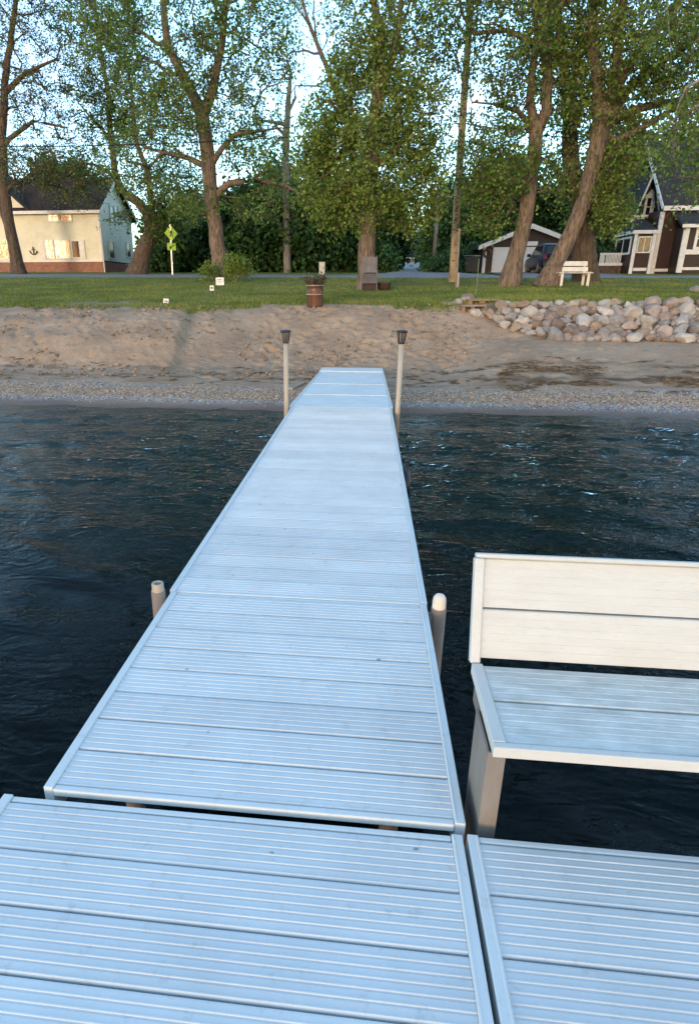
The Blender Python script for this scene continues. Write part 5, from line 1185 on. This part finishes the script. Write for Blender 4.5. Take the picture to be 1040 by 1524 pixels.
for i in range(110):
    a, r = rb_.uniform(0, 6.28), rb_.uniform(0, .17); p0 = pbk + Vector((math.cos(a) * r, math.sin(a) * r, .47)); d = Vector((math.cos(a) * rb_.uniform(.2, 1.2), math.sin(a) * rb_.uniform(.2, 1.2), rb_.uniform(.6, 1.6))).normalized(); l = rb_.uniform(.14, .42)
    m.tube([p0, p0 + d * l * .6 + Vector((0, 0, .02)), p0 + d * l - Vector((0, 0, .02))], [.008, .006, .003], 4)
    for q in range(3): e = p0 + d * l * rb_.uniform(.4, 1); m.bar(e, e + Vector((rb_.uniform(-.05, .05), rb_.uniform(-.05, .05), rb_.uniform(-.03, .04))), .05, .006)
m.build('twigs', simple('dry_plant', (.13,.10,.05), (.05,.06,.02), 30, .8), t)

M['chairwood'] = simple('grey_chair_wood', (.17,.155,.15), (.10,.085,.08), 5, .7, 0, .2, 30, .005, (1, 1, .4)); M['chairdark'] = simple('dark_seat', (.075,.035,.03), (.04,.02,.02), 6, .7)
cb = aty(549, 432, 22.9); cb.z = g(cb.x, 22.9)
t = thing('deck_chair', cb, 'grey slatted wooden deck chair leaning against the round maple trunk', 'chair')
def cw(x, y, z): return cb + Vector((x, y, z))
for s in (-1, 1):
    m = MB(cb); m.bar(cw(s * .265, -.28, 0), cw(s * .265, .05, .66), .035, .055); m.build('front_leg', M['chairwood'], t, bevel=.005)
    m = MB(cb); m.bar(cw(s * .24, .12, .12), cw(s * .24, .50, 1.14), .035, .05); m.build('back_stile', M['chairwood'], t, bevel=.005)
    m = MB(cb); m.bar(cw(s * .265, -.12, .40), cw(s * .265, .42, .02), .03, .045); m.build('rear_leg', M['chairwood'], t, bevel=.005)
m = MB(cb); bd2 = (cw(0, .50, 1.14) - cw(0, .12, .12)).normalized()
m.prism([cw(-.225, .30, .60) + Vector((0, -.03, 0)), cw(.225, .30, .60) + Vector((0, -.03, 0)), cw(.225, .49, 1.12) + Vector((0, -.03, 0)), cw(-.225, .49, 1.12) + Vector((0, -.03, 0))], (0, .02, 0)); m.build('backrest', M['chairwood'], t, bevel=.004)
m = MB(cb)
for i in range(7):
    q = .06 + i * .062; m.bar(cw(-.25, -.26 + .055 * i, .26 + .045 * i), cw(.25, -.26 + .055 * i, .26 + .045 * i), .05, .016, (0, -.6, .8))
m.build('seat_slats', M['chairwood'], t, bevel=.003)
m = MB(cb); m.box(tuple(cw(-.235, .02, .04)), tuple(cw(.235, .06, .26))); m.build('lower_panel', M['chairdark'], t, bevel=.005)
tb = aty(571, 432, 23.2); tb.z = g(tb.x, 23.2)
t = thing('fire_tub', tb, 'round dark red tub on the lawn right of the deck chair', 'tub')
m = MB(tb); m.lathe(tb, [(0, .01), (.16, .01), (.21, .05), (.245, .22), (.255, .235), (.255, .255), (.235, .255), (.225, .23), (.18, .08), (0, .06)], 24); m.build('bowl', M['chairdark'], t, True)
m = MB(tb)
for a in np.linspace(0, 6.283, 4)[:-1]: m.tube([tb + Vector((math.cos(a) * .15, math.sin(a) * .15, .06)), tb + Vector((math.cos(a) * .2, math.sin(a) * .2, -.03))], .015, 6)
m.build('feet', M['iron'], t)
m = MB(tb); m.tube([tb + Vector((-.24, 0, .2)), tb + Vector((-.30, 0, .24)), tb + Vector((-.40, .1, .62))], .012, 6); m.build('handle', M['galv'], t, True)
M['stepwood'] = simple('step_wood', (.29,.20,.135), (.16,.105,.07), 4, .8, 0, .3, 30, .006, (.4, 2, 2))
SB = aty(704, 458, 16.6); SB.z = g(SB.x, 16.6)
t = thing('wooden_steps', SB, 'two rough wooden plank steps at the left end of the boulder wall', 'steps')
for i, (pxl, pxr, py, Y) in enumerate(((686, 724, 453.5, 16.2), (696, 744, 445, 16.75))):
    a, b = aty(pxl, py, Y), aty(pxr, py, Y); b.z = a.z
    m = MB(SB); m.box((a.x, Y - .02, a.z - .045), (b.x, Y + .36, a.z)); m.build('tread', M['stepwood'], t, bevel=.006)
    for s in (.04, .40, .9): x = a.x + (b.x - a.x) * s; m = MB(SB); m.box((x, Y + .01, a.z - .35), (x + .09, Y + .30, a.z - .047)); m.build('riser_block', M['stepwood'], t, bevel=.006)
# ---------------------------------------------------------------- boulders
def subdiv(V, F):
    V = list(map(tuple, V)); cache = {}; out = []
    def mid(a, b):
        k = (min(a, b), max(a, b))
        if k not in cache:
            p = (np.array(V[a]) + np.array(V[b])) / 2; V.append(tuple(p / np.linalg.norm(p))); cache[k] = len(V) - 1
        return cache[k]
    for a, b, c in F:
        ab, bc, ca = mid(a, b), mid(b, c), mid(c, a); out += [(a, ab, ca), (b, bc, ab), (c, ca, bc), (ab, bc, ca)]
    return np.array(V), np.array(out)
SV, SF = IV, IF
for _ in range(3): SV, SF = subdiv(SV, SF)
def boulder_mesh(seed, round_):
    R = np.random.RandomState(seed); V = SV.copy()
    for _ in range(14 if round_ else 20):                      # worn flat facets
        n = R.randn(3); n /= np.linalg.norm(n); d = R.uniform(.66, .90) if round_ else R.uniform(.52, .82); h = V @ n - d; k = h > 0; V[k] -= n * (h[k] * (.75 if round_ else .9))[:, None]
    q = V * 1.6 + R.rand(3) * 50; V *= (1 + .13 * fbm(q[:, 0] + q[:, 2] * .7, q[:, 1] - q[:, 2] * .4, 4))[:, None]
    V *= np.array([R.uniform(1.1, 1.5), R.uniform(.95, 1.25), R.uniform(.8, 1.1)])
    me = bpy.data.meshes.new('boulder'); me.from_pydata(V.tolist(), [], SF.tolist())
    for p in me.polygons: p.use_smooth = True
    me.materials.append(None); me.update(); return me
BM = [(boulder_mesh(300 + i, True), 'rounded') for i in range(8)] + [(boulder_mesh(330 + i, False), 'angular') for i in range(7)]
def rockmat(name, c, c2, c3):
    m = bpy.data.materials.new(name); nt = nodes(m); tc = coords(nt); oi = N(nt, 'ShaderNodeObjectInfo').outputs['Random']
    va = N(nt, 'ShaderNodeVectorMath', operation='ADD'); L(nt, tc, va.inputs[0]); cb = N(nt, 'ShaderNodeCombineXYZ')
    for i in range(3): L(nt, math_(nt, 'MULTIPLY', oi, 37.0 + 11 * i), cb.inputs[i])
    L(nt, cb.outputs[0], va.inputs[1]); v = va.outputs[0]
    col = ramp(nt, noise(nt, v, 1.6, 7, .65), [(.3, c2), (.5, c), (.7, c3)])
    col = mixc(nt, ramp(nt, noise(nt, v, 14, 4, .7), [(.42, (0,0,0)), (.62, (.5,.5,.5))]), col, tuple(x * .45 for x in c))
    col = mixc(nt, 1.0, col, ramp(nt, oi, [(0, (.78,.78,.78)), (1, (1.18,1.18,1.18))]), 'MULTIPLY')
    finish(nt, col, .82, 0, bumpn(nt, math_(nt, 'ADD', noise(nt, v, 6, 6, .7), math_(nt, 'MULTIPLY', noise(nt, v, 30, 3), .3)), .55, .12), .25); return m
RM = {'grey': rockmat('rock_grey', (.40,.37,.34), (.27,.25,.23), (.50,.47,.43)), 'pinkish': rockmat('rock_pink', (.43,.345,.295), (.32,.25,.21), (.52,.43,.37)),
      'tan': rockmat('rock_tan', (.43,.34,.25), (.31,.24,.18), (.52,.43,.33)), 'pale': rockmat('rock_pale', (.56,.51,.45), (.42,.38,.34), (.66,.61,.54)),
      'orange': rockmat('rock_orange', (.42,.29,.19), (.30,.21,.14), (.50,.37,.26)), 'brownish': rockmat('rock_brown', (.29,.22,.18), (.2,.15,.12), (.37,.29,.24))}
RN = list(RM); RWT = [.26, .19, .22, .24, .03, .06]
Rr = np.random.RandomState(77); placed = []
def foot(x): return float(np.interp(x, [2.5, 2.9, 3.4, 4.3, 5.0, 12], [16.15, 15.85, 15.45, 15.05, 14.92, 14.85]))
tries = [(.18, 160), (.145, 800), (.115, 2000), (.085, 3600), (.06, 2600)]
for r0, nt_ in tries:
    for _ in range(nt_):
        r = r0 * Rr.uniform(.85, 1.18); x = Rr.uniform(2.55, 10.2); f0 = foot(x); t_ = Rr.rand(); y = f0 + (16.5 - f0) * t_
        if x < 3.12 and t_ > .45: continue
        z = g(x, y); s = t_ * math.hypot(16.5 - f0, .75)
        if all((x - a) ** 2 + ((y - b) * 1.15) ** 2 > (.80 * (r + q)) ** 2 for a, b, q, *_ in placed): placed.append((x, y, r, t_))
extra = [(660, 456, 16.8, .085), (668, 455.5, 16.9, .06), (674, 455, 17.0, .07), (681, 452, 17.0, .10), (690, 448, 17.4, .11), (697, 443.5, 17.5, .17), (683, 446, 17.6, .08), (1036, 432, 21.5, .16)]
LM = [(3.15, 'by the wooden steps'), (4.1, 'under the first leaning trunk'), (5.0, 'below the parked car'), (6.1, 'below the white lawn bench'), (7.0, 'below the porch railing'), (99, 'at the right end')]
items = []
for (x, y, r, t_) in placed:
    sec = next(n for lim, n in LM if x < lim); row = 'bottom' if t_ < .3 else 'middle' if t_ < .68 else 'top'
    size = 'large' if r > .155 else 'medium' if r > .105 else 'small'
    items.append([x, y, g(x, y) + r * .28, r, size, f'in the {row} row, {sec}', 'boulders of the shore wall'])
for (px, py, Y, r) in extra:
    p = aty(px, py, Y); items.append([p.x, Y, float(G(np.array([p.x]), np.array([Y]), True)[0]) + r * .3, r, 'small' if r < .15 else 'medium', 'on the grass near the right frame edge' if px > 1000 else 'lying loose left of the wooden steps', 'loose stones by the wall'])
objs = []
for it in items:
    me, shp = BM[Rr.randint(len(BM))]; cn = RN[Rr.choice(len(RN), p=RWT)]; o = bpy.data.objects.new('boulder', me); COL.objects.link(o)
    o.location = it[:3]; o.scale = (it[3],) * 3; o.rotation_euler = (Rr.uniform(-.5, .5), Rr.uniform(-.5, .5), Rr.uniform(0, 6.28))
    o.material_slots[0].link = 'OBJECT'; o.material_slots[0].material = RM[cn]
    objs.append((o, f'{it[4]} {cn} {shp} boulder {it[5]}'.replace('in the ', '').replace(' row,', ' row'), it[6], it[0]))
from collections import defaultdict
grp = defaultdict(list)
for q in objs: grp[q[1]].append(q)
for lab, qs in grp.items():
    qs.sort(key=lambda q: q[3])
    nm = {1: [''], 2: ['left one of two: ', 'right one of two: '], 3: ['leftmost of three: ', 'middle of three: ', 'rightmost of three: ']}.get(len(qs))
    if nm is None: nm = ['leftmost of several: '] + ['one of several: '] * (len(qs) - 2) + ['rightmost of several: ']
    for q, pre in zip(qs, nm): tag(q[0], pre + lab, 'boulder', q[2])

# ---------------------------------------------------------------- sky and light
SUN_EL, SUN_AZ = rad(4.0), rad(195.0)        # low sun behind the viewer
w = bpy.data.worlds.new('World'); S.world = w; w.use_nodes = True; nt = w.node_tree; nt.nodes.clear()
sk = N(nt, 'ShaderNodeTexSky'); sk.sky_type = 'NISHITA'; sk.sun_disc = False; sk.sun_elevation = SUN_EL; sk.sun_rotation = SUN_AZ
sk.altitude = 0; sk.air_density = 1.0; sk.dust_density = .4; sk.ozone_density = 2.0
v = coords(nt, 'Generated'); sp = N(nt, 'ShaderNodeSeparateXYZ'); L(nt, v, sp.inputs[0])
zz = math_(nt, 'ADD', math_(nt, 'MAXIMUM', sp.outputs[2], 0.0), .16)
dv = N(nt, 'ShaderNodeCombineXYZ'); L(nt, math_(nt, 'DIVIDE', sp.outputs[0], zz), dv.inputs[0]); L(nt, math_(nt, 'DIVIDE', sp.outputs[1], zz), dv.inputs[1])
cl = ramp(nt, noise(nt, dv.outputs[0], 1.15, 7, .58), [(.42, (0,0,0)), (.64, (1,1,1))])
hsv = N(nt, 'ShaderNodeHueSaturation'); hsv.inputs['Saturation'].default_value = .5; hsv.inputs['Value'].default_value = .95; L(nt, sk.outputs[0], hsv.inputs['Color'])
cc = mixc(nt, 1.0, hsv.outputs[0], (.74, .72, .88), 'MULTIPLY')
col = mixc(nt, math_(nt, 'MULTIPLY', cl, .75), sk.outputs[0], cc)
sth = math_(nt, 'MULTIPLY', math_(nt, 'MAXIMUM', math_(nt, 'MULTIPLY', sp.outputs[1], -1.0), 0.0), math_(nt, 'SUBTRACT', 1.0, math_(nt, 'MAXIMUM', sp.outputs[2], 0.0)))
col = mixc(nt, math_(nt, 'MINIMUM', math_(nt, 'MULTIPLY', sth, 1.0), .9), col, mixc(nt, 1.0, col, (.40, .23, .09), 'MULTIPLY'))      # added: the unseen sunset sky is dimmed and warmed to weaken frontal light
nth = math_(nt, 'MULTIPLY', math_(nt, 'MAXIMUM', sp.outputs[1], 0.0), math_(nt, 'SUBTRACT', 1.0, math_(nt, 'MAXIMUM', sp.outputs[2], 0.0)))
col = mixc(nt, nth, col, mixc(nt, 1.0, col, (.61, .775, .93), 'MULTIPLY'))      # clearer, deeper blue away from the sunset
col = mixc(nt, 1.0, col, (1.0, 1.012, .985), 'MULTIPLY')
bg = N(nt, 'ShaderNodeBackground'); bg.inputs[1].default_value = .15; L(nt, col, bg.inputs[0])
wo = N(nt, 'ShaderNodeOutputWorld'); L(nt, bg.outputs[0], wo.inputs[0])
sd = bpy.data.lights.new('sun', 'SUN'); sd.energy = .175; sd.angle = rad(9); sd.color = (1.0, .80, .56)
so = bpy.data.objects.new('sun', sd); COL.objects.link(so)
dirv = Vector((math.sin(SUN_AZ) * math.cos(SUN_EL), math.cos(SUN_AZ) * math.cos(SUN_EL), math.sin(SUN_EL)))
so.rotation_euler = dirv.to_track_quat('Z', 'Y').to_euler()
S.view_settings.view_transform = 'Standard'; S.view_settings.look = 'None'; S.view_settings.gamma = 1.0; S.view_settings.exposure = 3.25
S.render.engine = 'CYCLES'
try:
    S.cycles.max_bounces = 8; S.cycles.transparent_max_bounces = 12; S.cycles.use_denoising = True; S.cycles.sample_clamp_indirect = 6
except Exception: pass
